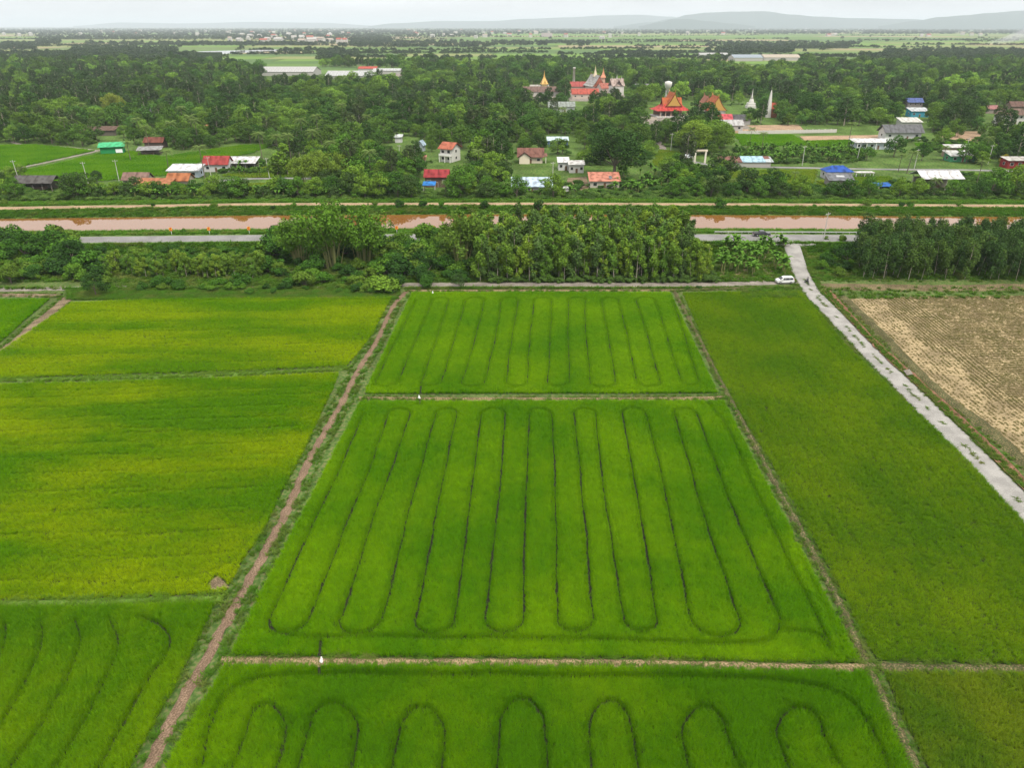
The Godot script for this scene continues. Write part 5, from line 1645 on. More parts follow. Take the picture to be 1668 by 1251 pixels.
	house("brown_hip_house", "white two-storey house with brown hipped roof", "house", 1642, 202, Vector3(17, 6.2, 9), {"roof": "hip", "rise": 3.6, "ridge": 9, "roof_colour": [0.19, 0.125, 0.1], "wall": [0.68, 0.67, 0.63], "windows": 6, "storeys": 2, "over": 1.3})
	house("brown_hip_house", "brown-roofed house behind the white two-storey house", "house", 1657, 184, Vector3(18, 5.0, 9), {"roof_colour": [0.16, 0.095, 0.075], "rise": 3.0, "wall": [0.24, 0.18, 0.14], "windows": 3})
	house("pink_roof_house", "low house with dusty pink roof by the banana garden", "house", 1606, 184, Vector3(18, 3, 8), {"roof": "lean", "rise": 2.0, "roof_colour": [0.34, 0.15, 0.14], "wall": [0.3, 0.25, 0.22]})
	house("blue_gable_house", "grey two-storey house with blue gabled roof in the trees", "house", 1484, 178, Vector3(12, 5.5, 8), {"roof_colour": [0.1, 0.14, 0.34], "rise": 2.6, "wall": [0.22, 0.2, 0.2], "windows": 3, "storeys": 2})
	house("teal_house", "teal-walled house with white roof below the blue gable", "house", 1492, 190, Vector3(13, 4, 8), {"roof": "lean", "rise": 1.8, "roof_colour": [0.52, 0.55, 0.57], "wall": [0.05, 0.3, 0.42], "windows": 3})
	# --- temple outskirts
	house("pink_roof_hall", "low hall with pink-red roof beside the temple", "hall", 1168, 203, Vector3(17, 3.2, 9), {"roof_colour": [0.56, 0.1, 0.12], "rise": 3.2, "wall": [0.55, 0.5, 0.46], "windows": 3})
	house("white_roof_hall", "low hall with white-grey roof beside the pink roof", "hall", 1188, 212, Vector3(14, 3.4, 9), {"roof_colour": [0.5, 0.5, 0.5], "rise": 2.6, "wall": [0.5, 0.48, 0.46], "windows": 3})
	house("dark_roof_hall", "low hall with charcoal roof behind the white-grey roof", "hall", 1200, 202, Vector3(15, 3.2, 9), {"roof_colour": [0.1, 0.1, 0.105], "rise": 2.6, "wall": [0.4, 0.38, 0.36]})
	house("grey_green_hall", "long grey-green roofed hall in the trees below the golden spire", "hall", 914, 182, Vector3(20, 4, 10), {"roof_colour": [0.3, 0.34, 0.31], "rise": 3.0, "wall": [0.5, 0.52, 0.54], "windows": 4})
	house("blue_wall_house", "small blue-grey roofed house in the trees below the golden spire", "house", 843, 184, Vector3(14, 4, 8), {"roof": "lean", "rise": 1.8, "roof_colour": [0.25, 0.33, 0.4], "wall": [0.2, 0.24, 0.3]})
	house("dark_house", "grey roofed house in the trees beside the white shrine", "house", 1052, 152, Vector3(22, 5, 10), {"roof_colour": [0.26, 0.26, 0.27], "rise": 3.4, "wall": [0.4, 0.4, 0.4]})
	house("red_roof_cottage", "small red roof far in the trees above the grey house", "house", 1057, 138, Vector3(12, 4, 8), {"roof_colour": [0.5, 0.1, 0.08], "rise": 2.6, "wall": [0.4, 0.35, 0.3]})
	# white compound wall
	var wl := ground_at(1202, 219)
	var wr := ground_at(1362, 216)
	o = thing("compound_wall", (wl + wr) * 0.5, atan2(-(wr - wl).z, (wr - wl).x))
	tag(o, "long weathered white wall behind the green paddy", "wall")
	var span := wl.distance_to(wr)
	for k in 16:
		part(o, "panel", box(Vector3(span / 16 - 0.3, 2.0, 0.15)), paint(0.46, 0.44, 0.41), Vector3((k - 7.5) * span / 16, 1.0, 0))
		part(o, "pier", box(Vector3(0.35, 2.3, 0.35)), paint(0.5, 0.48, 0.45), Vector3((k - 8) * span / 16, 1.15, 0))
	structure("bare_lot", sheet_mesh(poly([1180, 205, 1300, 203, 1310, 213, 1195, 217]), 0.05), M.laterite)
	structure("bare_lot", sheet_mesh(poly([1302, 222, 1430, 220, 1450, 226, 1310, 229]), 0.05), M.laterite)
	structure("bare_lot", sheet_mesh(poly([1545, 214, 1600, 214, 1590, 232, 1550, 230]), 0.05), M.laterite)
	structure("house_yard", sheet_mesh(poly([925, 290, 955, 288, 962, 318, 915, 322]), 0.05), M.path_dull)
	# the gateway over the temple lane
	o = thing("gateway", ground_at(1139, 266), 0.1)
	tag(o, "white concrete gateway spanning the temple lane", "gateway")
	for s in [-1.0, 1.0]: part(o, "pillar", box(Vector3(0.7, 5.4, 0.7)), paint(0.62, 0.58, 0.5), Vector3(s * 2.6, 2.7, 0))
	part(o, "lintel", box(Vector3(6.6, 0.9, 0.8)), paint(0.56, 0.5, 0.4), Vector3(0, 5.85, 0))
	part(o, "name_board", box(Vector3(4.2, 0.6, 0.08)), paint(0.4, 0.34, 0.26), Vector3(0, 5.85, 0.44))
	# far warehouses
	var far := [
		["warehouse", "long white-roofed factory shed beyond the woodland", 470, 122, 80.0, 8.0, 45.0, [0.5, 0.5, 0.5]],
		["warehouse", "low white factory shed with grey front beside the red-roofed block", 575, 128, 60.0, 7.0, 40.0, [0.5, 0.52, 0.52]],
		["warehouse", "red-roofed factory block between white sheds", 601, 118, 26.0, 9.0, 20.0, [0.5, 0.1, 0.07]],
		["warehouse", "long pale shed next to the red-roofed block", 632, 120, 38.0, 7.0, 20.0, [0.52, 0.54, 0.54]],
		["warehouse", "dull brown-grey shed before the white sheds", 655, 130, 28.0, 7.0, 20.0, [0.3, 0.26, 0.24]],
		["warehouse", "cream-roofed factory hall on the eastern plain", 1268, 98, 70.0, 9.0, 40.0, [0.5, 0.44, 0.36]],
		["warehouse", "blue-grey factory hall beside the cream roof", 1213, 99, 55.0, 10.0, 40.0, [0.34, 0.4, 0.46]],
		["warehouse", "pale long shed on the plain north of the temple", 1160, 93, 60.0, 8.0, 30.0, [0.46, 0.47, 0.46]],
		["warehouse", "small white shed at the edge of the eastern woods", 1530, 120, 18.0, 5.0, 12.0, [0.52, 0.52, 0.5]],
		["warehouse", "small white shed in the trees west of the white factory", 398, 111, 16.0, 5.0, 10.0, [0.5, 0.52, 0.52]],
	]
	for f in far:
		house(f[0], f[1], "warehouse", f[2], f[3], Vector3(f[4], f[5] * 0.6, f[6]), {"roof_colour": f[7], "rise": f[6] * 0.12, "wall": [0.46, 0.45, 0.43], "over": 0.5})
	# houses of the far towns, a few pixels each
	for k in 120:
		var px := Vector2(rng.randf_range(0, 1668), rng.randf_range(47, 60))
		if k % 3 == 0: px = Vector2(rng.randf_range(360, 560), rng.randf_range(50, 72))
		if k % 3 == 1 and k < 60: px = Vector2(rng.randf_range(640, 1000), rng.randf_range(52, 64))
		var big := rng.randf_range(14, 34)
		var c: Array = pick([[0.55, 0.55, 0.54], [0.5, 0.5, 0.48], [0.46, 0.14, 0.1], [0.48, 0.4, 0.34], [0.55, 0.52, 0.5]])
		var red: bool = c[0] > c[1] * 2
		house("town_house", "red-roofed house in the far-off towns on the plain" if red else "pale-roofed house in the far-off towns on the plain", "house", px.x, px.y, Vector3(big, rng.randf_range(9, 17), big * 0.7), {"roof_colour": c, "rise": 5.0, "wall": [0.55, 0.53, 0.5], "group": "red-roofed town houses" if red else "pale-roofed town houses", "yaw": rng.randf_range(-0.5, 0.5)})
	for b in [[147, 44.2, 60, 62], [63, 44.0, 30, 45], [115, 44.1, 26, 40], [300, 44.2, 22, 38], [1385, 46, 50, 26], [890, 60, 60, 22]]:
		house("town_block", "tall pale block standing over the far-off town", "building", b[0], b[1], Vector3(b[2], b[3], 30), {"roof": "flat", "roof_colour": [0.5, 0.45, 0.45], "wall": [0.5, 0.42, 0.42], "group": "far tower blocks"})

func make_poles() -> void:
	var list := [[33, 297], [195, 296], [345, 290], [440, 292], [651, 268], [1092, 246], [1128, 262], [1306, 270], [1395, 262], [1488, 276], [1608, 268], [1075, 208], [1340, 395], [900, 300], [1570, 255], [145, 300]]
	var shaft := tube([Vector3.ZERO, Vector3(0, 9.2, 0)], [0.17, 0.1], 6)
	for i in list.size():
		var o := thing("power_pole", ground_at(list[i][0], list[i][1], 1.2 if list[i][1] > 380 else 0.0), rng.randf() * 0.6)
		o.rotation.z = rng.randf_range(-0.05, 0.05)
		tag(o, "slim grey concrete power pole with crossarm by a village lane" if list[i][1] < 380 else "slim grey power pole leaning beside the canal road", "power pole", "power poles" if list[i][1] < 380 else "")
		part(o, "shaft", shaft, paint(0.42, 0.41, 0.39))
		var c := part(o, "crossarm", box(Vector3(2.0, 0.12, 0.12)), paint(0.36, 0.34, 0.32), Vector3(0, 8.6, 0))
		for s in [-0.85, 0.0, 0.85]: part(c, "insulator", box(Vector3(0.12, 0.22, 0.12)), paint(0.5, 0.48, 0.46), Vector3(s, 0.17, 0))

# ---------------------------------------------------------------- temple
# a four-sided tapering tiered roof or spire from a profile of [half width, height]
func tiers(profile: Array) -> ArrayMesh:
	var list := []
	for p in profile: list.append(Vector2(p[0] * sqrt(2.0), p[1]))
	return lathe(list, 4, false, PI / 4)

func spire(profile: Array, n := 12) -> ArrayMesh:
	var list := []
	for p in profile: list.append(Vector2(p[0], p[1]))
	return lathe(list, n)

# a steep Thai gable with a swept roof and finials; ridge along x
func swept_gable(length: float, span: float, rise: float) -> ArrayMesh:
	var h := span * 0.5
	var left := PackedVector2Array()
	var right := PackedVector2Array()
	for k in 7:
		var f := k / 6.0
		left.append(Vector2(-h * (1.0 - f), rise * (f * 0.55 + f * f * 0.45)))
	for k in range(5, -1, -1):
		left.append(Vector2(-left[k].x, left[k].y))
	for k in 7:
		var f := k / 6.0
		right.append(Vector2(h * (1.0 - f) , rise * (f * 0.55 + f * f * 0.45) - 0.3))
	for k in range(5, -1, -1):
		right.append(Vector2(-right[k].x, right[k].y))
	left.append_array(right)
	return extruded(left, length)

func gable_face(span: float, rise: float) -> ArrayMesh:
	var st := tool()
	var h := span * 0.5
	var last := Vector3(0, 0, -h)
	var row := []
	for k in 7:
		var f := k / 6.0
		row.append(Vector2(h * (1.0 - f), rise * (f * 0.55 + f * f * 0.45)))
	for k in 6:
		quad(st, Vector3(0, row[k].y, -row[k].x), Vector3(0, row[k + 1].y, -row[k + 1].x), Vector3(0, row[k + 1].y, row[k + 1].x), Vector3(0, row[k].y, row[k].x))
	return done(st)

func thai_hall(called: String, label: String, x: float, y: float, size: Vector3, layers: int, roof: Material, trim: Material, wall: Material, yaw: float) -> Node3D:
	var o := thing(called, ground_at(x, y), yaw)
	tag(o, label, "temple hall")
	part(o, "plinth", box(Vector3(size.x * 1.12, 1.2, size.z * 1.15)), M.white_stone, Vector3(0, 0.6, 0))
	part(o, "wall", box(Vector3(size.x, size.y, size.z)), wall, Vector3(0, 1.2 + size.y * 0.5, 0))
	for k in 6:
		part(o, "column", box(Vector3(0.5, size.y, 0.5)), M.white_stone, Vector3(lerpf(-0.5, 0.5, k / 5.0) * size.x, 1.2 + size.y * 0.5, size.z * 0.5 + 0.5))
	for k in layers:
		var f := 1.0 - k * 0.24
		var rise := size.z * 0.85 * f
		var base := 1.0 + size.y + k * size.z * 0.17
		var r := part(o, "roof", swept_gable(size.x * (1.18 - k * 0.2), size.z * 1.3 * f, rise), roof, Vector3(0, base, 0))
		for s in [-1.0, 1.0]:
			part(r, "gable_end", gable_face(size.z * 1.15 * f, rise * 0.92), trim, Vector3(s * (size.x * (1.18 - k * 0.2) * 0.5 + 0.05), 0, 0))
			part(r, "finial", tube([Vector3.ZERO, Vector3(s * 0.5, 1.0, 0), Vector3(s * 0.3, 2.0, 0)], [0.22, 0.14, 0.03], 5), trim, Vector3(s * size.x * (1.18 - k * 0.2) * 0.5, rise, 0))
	return o

func make_temple() -> void:
	M.gold = plain(0.42, 0.25, 0.06, 0.45, 0.4, 0.1)
	M.white_stone = paint(0.5, 0.485, 0.46, 0.8)
	var red := roofing(0.58, 0.09, 0.05)
	var orange := roofing(0.5, 0.14, 0.05)
	# golden spire over low roofs
	var o := thing("golden_spire", ground_at(886, 150), 0.2)
	o.scale = Vector3(0.8, 0.82, 0.8)
	tag(o, "golden temple spire rising over a white plinth in the trees", "spire")
	part(o, "plinth", box(Vector3(14, 3, 12)), M.white_stone, Vector3(0, 1.5, 0))
	part(o, "shaft", tiers([[3.0, 3.0], [3.0, 9.0], [2.8, 9.6]]), paint(0.62, 0.5, 0.26), Vector3.ZERO)
	part(o, "roof", tiers([[4.6, 9.3], [3.2, 11.0], [3.6, 11.0], [2.4, 13.0], [2.7, 13.0], [1.5, 15.6], [0.8, 18.0], [0.3, 21.5], [0.02, 25.0]]), M.gold)
	for s in [-1.0, 1.0]:
		part(o, "gable_end", gable_face(5.6, 4.4), M.gold, Vector3(s * 4.0, 9.4, 0))
		part(o, "gable_end", gable_face(5.6, 4.4), M.gold, Vector3(0, 9.4, s * 4.0), Vector3(0, PI / 2, 0))
	house("cloister_roof", "low brown roofs round the golden spire", "hall", 888, 156, Vector3(42, 4, 14), {"roof_colour": [0.2, 0.13, 0.11], "rise": 4.0, "wall": [0.55, 0.52, 0.48]})
	house("cloister_roof", "low pale roof west of the golden spire", "hall", 872, 150, Vector3(26, 3.5, 10), {"roof_colour": [0.46, 0.44, 0.4], "rise": 3.0, "wall": [0.5, 0.47, 0.43]})
	# the ordination hall group
	o = thai_hall("ordination_hall", "pale steep-gabled temple hall with spire between red roofs", 968, 150, Vector3(22, 5, 12), 3, roofing(0.46, 0.45, 0.43), roofing(0.45, 0.16, 0.11), M.white_stone, PI / 2 + 0.25)
	part(o, "spire", tiers([[2.0, 0.0], [1.1, 3.0], [0.4, 6.5], [0.03, 10.0]]), paint(0.5, 0.42, 0.3), Vector3(0, 14.5, 0))
	house("red_hall", "low temple hall with bright red roof below the pale gable", "hall", 952, 160, Vector3(24, 4, 12), {"roof_colour": [0.48, 0.11, 0.08], "rise": 4.0, "wall": [0.62, 0.52, 0.45], "windows": 4})
	house("red_hall", "red-roofed wing beside the white chimney", "hall", 938, 148, Vector3(24, 4.5, 11), {"roof_colour": [0.42, 0.1, 0.09], "rise": 4.0, "wall": [0.5, 0.38, 0.34]})
	house("red_hall", "red-roofed wing east of the pale gable", "hall", 985, 152, Vector3(15, 5, 10), {"roof_colour": [0.44, 0.16, 0.12], "rise": 4.0, "wall": [0.6, 0.5, 0.44], "yaw": 0.5})
	o = thing("bell_tower", ground_at(981, 150))
	tag(o, "slender reddish tower beside the pale gable", "tower")
	part(o, "shaft", tiers([[2.0, 0], [1.8, 14]]), paint(0.5, 0.3, 0.22))
	part(o, "roof", tiers([[2.8, 13.6], [1.4, 16], [0.5, 19], [0.02, 23]]), paint(0.45, 0.2, 0.12))
	o = thing("chimney", ground_at(934, 146))
	tag(o, "white crematorium chimney beside the red-roofed wing", "chimney")
	part(o, "stack", spire([[1.4, 0], [1.1, 20], [1.3, 20], [1.3, 21.5], [0.9, 21.5]], 10), M.white_stone)
	# ornate white shrine
	o = thing("white_shrine", ground_at(1003, 154), 0.3)
	tag(o, "ornate white shrine with spiky gables among the trees", "shrine")
	part(o, "wall", box(Vector3(12, 8, 9)), M.white_stone, Vector3(0, 4, 0))
	part(o, "doorway", box(Vector3(3, 5, 0.2)), paint(0.2, 0.14, 0.1), Vector3(0, 2.5, 4.6))
	part(o, "roof", swept_gable(14, 10, 6.5), roofing(0.5, 0.4, 0.36), Vector3(0, 8, 0))
	part(o, "cross_gable", swept_gable(11, 9, 6.0), roofing(0.5, 0.4, 0.36), Vector3(0, 8, 0), Vector3(0, PI / 2, 0))
	for s in [-1.0, 0.0, 1.0]: part(o, "finial", spire([[0.5, 0], [0.35, 1.6], [0.15, 3.0], [0.01, 4.6]], 8), M.white_stone, Vector3(s * 5, 12.5 + (1.5 if s == 0.0 else 0.0), 0))
	# the great red pavilion
	o = thing("red_pavilion", ground_at(1091, 189), 0.12)
	o.scale = Vector3(0.92, 0.85, 0.92)
	tag(o, "great red-roofed temple pavilion with tall golden pointed gable", "pavilion")
	part(o, "floor", box(Vector3(28, 0.8, 20)), M.white_stone, Vector3(0, 0.4, 0))
	part(o, "back_wall", box(Vector3(24, 5, 0.4)), paint(0.5, 0.32, 0.24), Vector3(0, 3, -7))
	for k in 6:
		for s in [-1.0, 1.0]: part(o, "column", spire([[0.4, 0.8], [0.36, 5.6]], 8), paint(0.56, 0.4, 0.32), Vector3(-11 + k * 4.4, 0, s * 8.4))
	part(o, "lower_roof", tiers([[14.5, 5.3], [12.0, 6.2], [9.0, 8.0], [6.4, 10.4]]), roofing(0.56, 0.07, 0.06), Vector3.ZERO).scale = Vector3(1, 1, 0.72)
	part(o, "upper_roof", swept_gable(15, 14, 11.0), orange, Vector3(0, 8.6, 0), Vector3(0, PI / 2, 0))
	part(o, "side_gable", swept_gable(16, 10, 7.0), orange, Vector3(0, 8.2, 0))
	for s in [-1.0, 1.0]:
		part(o, "gable_end", gable_face(11.5, 9.4), M.gold, Vector3(0, 8.9, s * 7.6), Vector3(0, PI / 2, 0))
		part(o, "finial", tube([Vector3.ZERO, Vector3(0, 1.4, s * 0.5), Vector3(0, 3.0, s * 0.2)], [0.3, 0.2, 0.04], 5), M.gold, Vector3(0, 19.4, s * 7.2))
	# water tower
	o = thing("water_tower", ground_at(1085, 174))
	tag(o, "white water tower with bowl tank behind the red pavilion", "water tower")
	for s in 4: part(o, "leg", tube([Vector3(2.4 * cos(s * PI / 2 + 0.6), 0, 2.4 * sin(s * PI / 2 + 0.6)), Vector3(1.5 * cos(s * PI / 2 + 0.6), 13.5, 1.5 * sin(s * PI / 2 + 0.6))], [0.28, 0.25], 6), M.white_stone)
	part(o, "tank", spire([[0.4, 13], [2.2, 14.5], [3.0, 17.0], [3.0, 19.0], [0.2, 19.8]], 14), M.white_stone)
	# golden gabled halls, white chedis
	thai_hall("golden_hall", "small temple hall with golden triangular gable facing the paddy", 1161, 191, Vector3(16, 4.5, 11), 3, orange, M.gold, M.white_stone, PI / 2)
	thai_hall("red_gable_hall", "small temple hall with reddish pointed roof beside the golden gable", 1147, 186, Vector3(12, 4.5, 9), 2, roofing(0.4, 0.16, 0.1), roofing(0.5, 0.26, 0.16), M.white_stone, PI / 2)
	for c in [[1222, 176, 0.66, "white bell-shaped chedi with pointed top in the trees"], [1168, 192, 0.42, "small white chedi in front of the golden gable"]]:
		o = thing("chedi", ground_at(c[0], c[1]))
		o.scale = Vector3.ONE * c[2]
		tag(o, c[3], "chedi")
		part(o, "base", tiers([[5.5, 0], [5.5, 3], [4.4, 3.2], [4.4, 6], [3.6, 6.4]]), M.white_stone)
		part(o, "bell", spire([[3.2, 6.3], [3.0, 8], [2.2, 10], [1.3, 11.5], [1.6, 11.6], [1.4, 12.6]], 16), M.white_stone)
		part(o, "spire", spire([[1.1, 12.5], [0.7, 15], [0.35, 19], [0.02, 23]], 12), M.white_stone)
	o = thing("crematorium", ground_at(1254, 191), 0.1)
	tag(o, "temple crematorium with very tall slanted white chimney spire", "crematorium")
	part(o, "wall", box(Vector3(4.6, 6, 4)), paint(0.3, 0.11, 0.06), Vector3(1.8, 3.0, 0))
	part(o, "gable", swept_gable(5.2, 5, 4.0), roofing(0.45, 0.1, 0.05), Vector3(1.8, 6, 0))
	part(o, "gable_end", gable_face(3.4, 3), M.gold, Vector3(1.8, 2.6, 2.1), Vector3(0, PI / 2, 0))
	part(o, "stack", tiers([[1.6, 0], [1.2, 8], [0.8, 13], [0.45, 17], [0.02, 19]]), M.white_stone, Vector3(-2.4, 0, 1.0))
	# forecourt and temple wall
	structure("temple_forecourt", sheet_mesh(poly([1040, 203, 1120, 203, 1230, 212, 1190, 190, 1050, 189]), 0.06), M.gravel)
	structure("temple_forecourt", sheet_mesh(poly([860, 164, 1020, 166, 1015, 150, 865, 150]), 0.06), M.gravel)
	o = thing("temple_wall", ground_at(1040, 196), -0.15)
	tag(o, "low cream temple wall before the red pavilion", "wall")
	for k in 10:
		part(o, "panel", box(Vector3(2.4, 2.2, 0.2)), paint(0.46, 0.4, 0.34), Vector3(-14 + k * 2.8, 1.1, 0))
		part(o, "pier", box(Vector3(0.4, 2.6, 0.4)), paint(0.5, 0.44, 0.38), Vector3(-12.6 + k * 2.8, 1.3, 0))

# ---------------------------------------------------------------- vehicles and small things
func wheel(parent: Node3D, at: Vector3, r: float, w: float) -> void:
	var t := part(parent, "wheel", lathe([Vector2(r * 0.6, -w / 2), Vector2(r * 0.94, -w / 2), Vector2(r, -w / 3), Vector2(r, w / 3), Vector2(r * 0.94, w / 2), Vector2(r * 0.6, w / 2)], 18), M.rubber, at, Vector3(PI / 2, 0, 0))
	part(t, "rim", lathe([Vector2(0.01, -w * 0.4), Vector2(r * 0.62, -w * 0.45), Vector2(r * 0.62, w * 0.45), Vector2(0.01, w * 0.4)], 12), M.alloy)

# side profile [x, y] swept across the width, narrowed towards the roof
func car_body(profile: Array, width: float, waist: float, tuck: float) -> ArrayMesh:
	var st := tool()
	var shape := PackedVector2Array()
	for p in profile: shape.append(Vector2(p[0], p[1]))
	var side := func(p: Vector2, s: float) -> Vector3:
		var in_by := tuck * clampf((p.y - waist) / 0.6, 0, 1) + 0.06 * clampf((waist - p.y - 0.3) / 0.4, 0, 1)
		return Vector3(p.x, p.y, s * (width * 0.5 - in_by))
	for i in shape.size():
		var a := shape[i]
		var b := shape[(i + 1) % shape.size()]
		quad(st, side.call(a, -1.0), side.call(b, -1.0), side.call(b, 1.0), side.call(a, 1.0))
	var tri := Geometry2D.triangulate_polygon(shape)
	for k in tri:
		st.add_vertex(side.call(shape[k], -1.0))
	for k in tri:
		st.add_vertex(side.call(shape[k], 1.0))
	return done(st)

func pane_strip(parent: Node3D, called: String, corners: Array) -> void:
	var st := tool()
	quad(st, corners[0], corners[1], corners[2], corners[3])
	part(parent, called, done(st), M.pane)

func make_vehicles() -> void:
	M.rubber = plain(0.015, 0.015, 0.016, 0.8)
	M.alloy = plain(0.4, 0.4, 0.41, 0.35, 0.5, 0.7)
	var white := plain(0.55, 0.55, 0.55, 0.3, 0.5)
	var black := plain(0.018, 0.02, 0.023, 0.25, 0.5)
	for m in [white, black]:
		m.clearcoat_enabled = true
		m.clearcoat = 0.6
	var lamp := plain(0.7, 0.7, 0.72, 0.15, 0.6)
	var tail := plain(0.4, 0.02, 0.02, 0.3, 0.5)
	# white people carrier on the gravel track
	var at := ground_at(1277, 461.5)
	at.y = 0.11
	var o := thing("people_carrier", at, PI + 0.03)
	tag(o, "white people carrier parked where the gravel track meets the lane", "car")
	part(o, "body", car_body([[-2.15, 0.35], [-2.2, 0.75], [-2.12, 1.15], [-1.95, 1.62], [-1.6, 1.72], [0.3, 1.74], [0.75, 1.62], [1.45, 1.08], [2.1, 0.9], [2.25, 0.65], [2.2, 0.35], [1.75, 0.3], [-1.7, 0.3]], 1.78, 0.95, 0.22), white)
	for s in [-1.0, 1.0]:
		for w in [[-1.85, -0.95], [-0.88, 0.1], [0.17, 0.85]]:
			var top := 0.72
			pane_strip(o, "side_window", [Vector3(w[0], 1.08, s * 0.86), Vector3(w[0] + 0.04, 1.56, s * top), Vector3(minf(w[1], 0.66), 1.56, s * top), Vector3(w[1], 1.08, s * 0.86)])
		part(o, "headlight", box(Vector3(0.3, 0.16, 0.3)), lamp, Vector3(2.05, 0.82, s * 0.66))
		part(o, "tail_light", box(Vector3(0.1, 0.4, 0.16)), tail, Vector3(-2.12, 1.15, s * 0.74))
		part(o, "mirror", box(Vector3(0.14, 0.14, 0.2)), white, Vector3(0.85, 1.12, s * 0.98))
		for x in [-1.35, 1.4]: wheel(o, Vector3(x, 0.32, s * 0.78), 0.32, 0.22)
	pane_strip(o, "windscreen", [Vector3(0.82, 1.6, -0.66), Vector3(0.82, 1.6, 0.66), Vector3(1.46, 1.1, 0.8), Vector3(1.46, 1.1, -0.8)])
	pane_strip(o, "rear_window", [Vector3(-2.0, 1.58, -0.64), Vector3(-2.0, 1.58, 0.64), Vector3(-2.15, 1.15, 0.72), Vector3(-2.15, 1.15, -0.72)])
	# black pickup on the canal road
	at = on_line(ROAD_FAR, 1236, 1.62) + Vector3(0, 0, 2.2)
	o = thing("pickup_truck", at, 0.0)
	tag(o, "black double-cab pickup truck driving along the canal road", "pickup truck")
	part(o, "body", car_body([[-2.6, 0.5], [-2.62, 1.08], [-0.95, 1.08], [-0.7, 1.68], [-0.4, 1.76], [0.6, 1.74], [1.3, 1.18], [2.35, 1.04], [2.55, 0.8], [2.5, 0.45], [1.9, 0.4], [-2.0, 0.42]], 1.85, 1.05, 0.2), black)
	part(o, "load_bed", box(Vector3(1.5, 0.05, 1.5)), paint(0.05, 0.05, 0.05), Vector3(-1.75, 1.1, 0))
	for s in [-1.0, 1.0]:
		part(o, "bed_rail", box(Vector3(1.6, 0.12, 0.1)), black, Vector3(-1.78, 1.14, s * 0.86))
		pane_strip(o, "side_window", [Vector3(-0.8, 1.16, s * 0.9), Vector3(-0.6, 1.6, s * 0.755), Vector3(0.05, 1.62, s * 0.75), Vector3(0.05, 1.16, s * 0.9)])
		pane_strip(o, "side_window", [Vector3(0.12, 1.16, s * 0.9), Vector3(0.12, 1.62, s * 0.75), Vector3(0.55, 1.6, s * 0.755), Vector3(1.1, 1.18, s * 0.89)])
		part(o, "headlight", box(Vector3(0.24, 0.18, 0.34)), lamp, Vector3(2.42, 0.88, s * 0.68))
		part(o, "tail_light", box(Vector3(0.08, 0.36, 0.14)), tail, Vector3(-2.6, 0.9, s * 0.82))
		part(o, "mirror", box(Vector3(0.14, 0.18, 0.2)), black, Vector3(0.95, 1.24, s * 1.02))
		for x in [-1.55, 1.6]: wheel(o, Vector3(x, 0.38, s * 0.8), 0.38, 0.26)
	part(o, "bumper", box(Vector3(0.16, 0.2, 1.7)), M.alloy, Vector3(-2.68, 0.6, 0))
	pane_strip(o, "windscreen", [Vector3(0.66, 1.72, -0.7), Vector3(0.66, 1.72, 0.7), Vector3(1.32, 1.2, 0.84), Vector3(1.32, 1.2, -0.84)])
	# white car by the grey-roofed villa
	at = ground_at(1492, 223)
	o = thing("parked_car", at, 0.3)
	tag(o, "small white car parked beside the dark grey-roofed house", "car")
	part(o, "body", car_body([[-2.1, 0.35], [-2.15, 0.9], [-1.6, 1.05], [-1.0, 1.45], [0.5, 1.46], [1.2, 1.0], [2.1, 0.8], [2.15, 0.35]], 1.75, 0.9, 0.2), white)
	for s in [-1.0, 1.0]:
		pane_strip(o, "side_window", [Vector3(-1.35, 1.0, s * 0.86), Vector3(-0.95, 1.36, s * 0.75), Vector3(0.45, 1.36, s * 0.75), Vector3(1.0, 1.0, s * 0.86)])
		for x in [-1.3, 1.35]: wheel(o, Vector3(x, 0.32, s * 0.78), 0.32, 0.2)

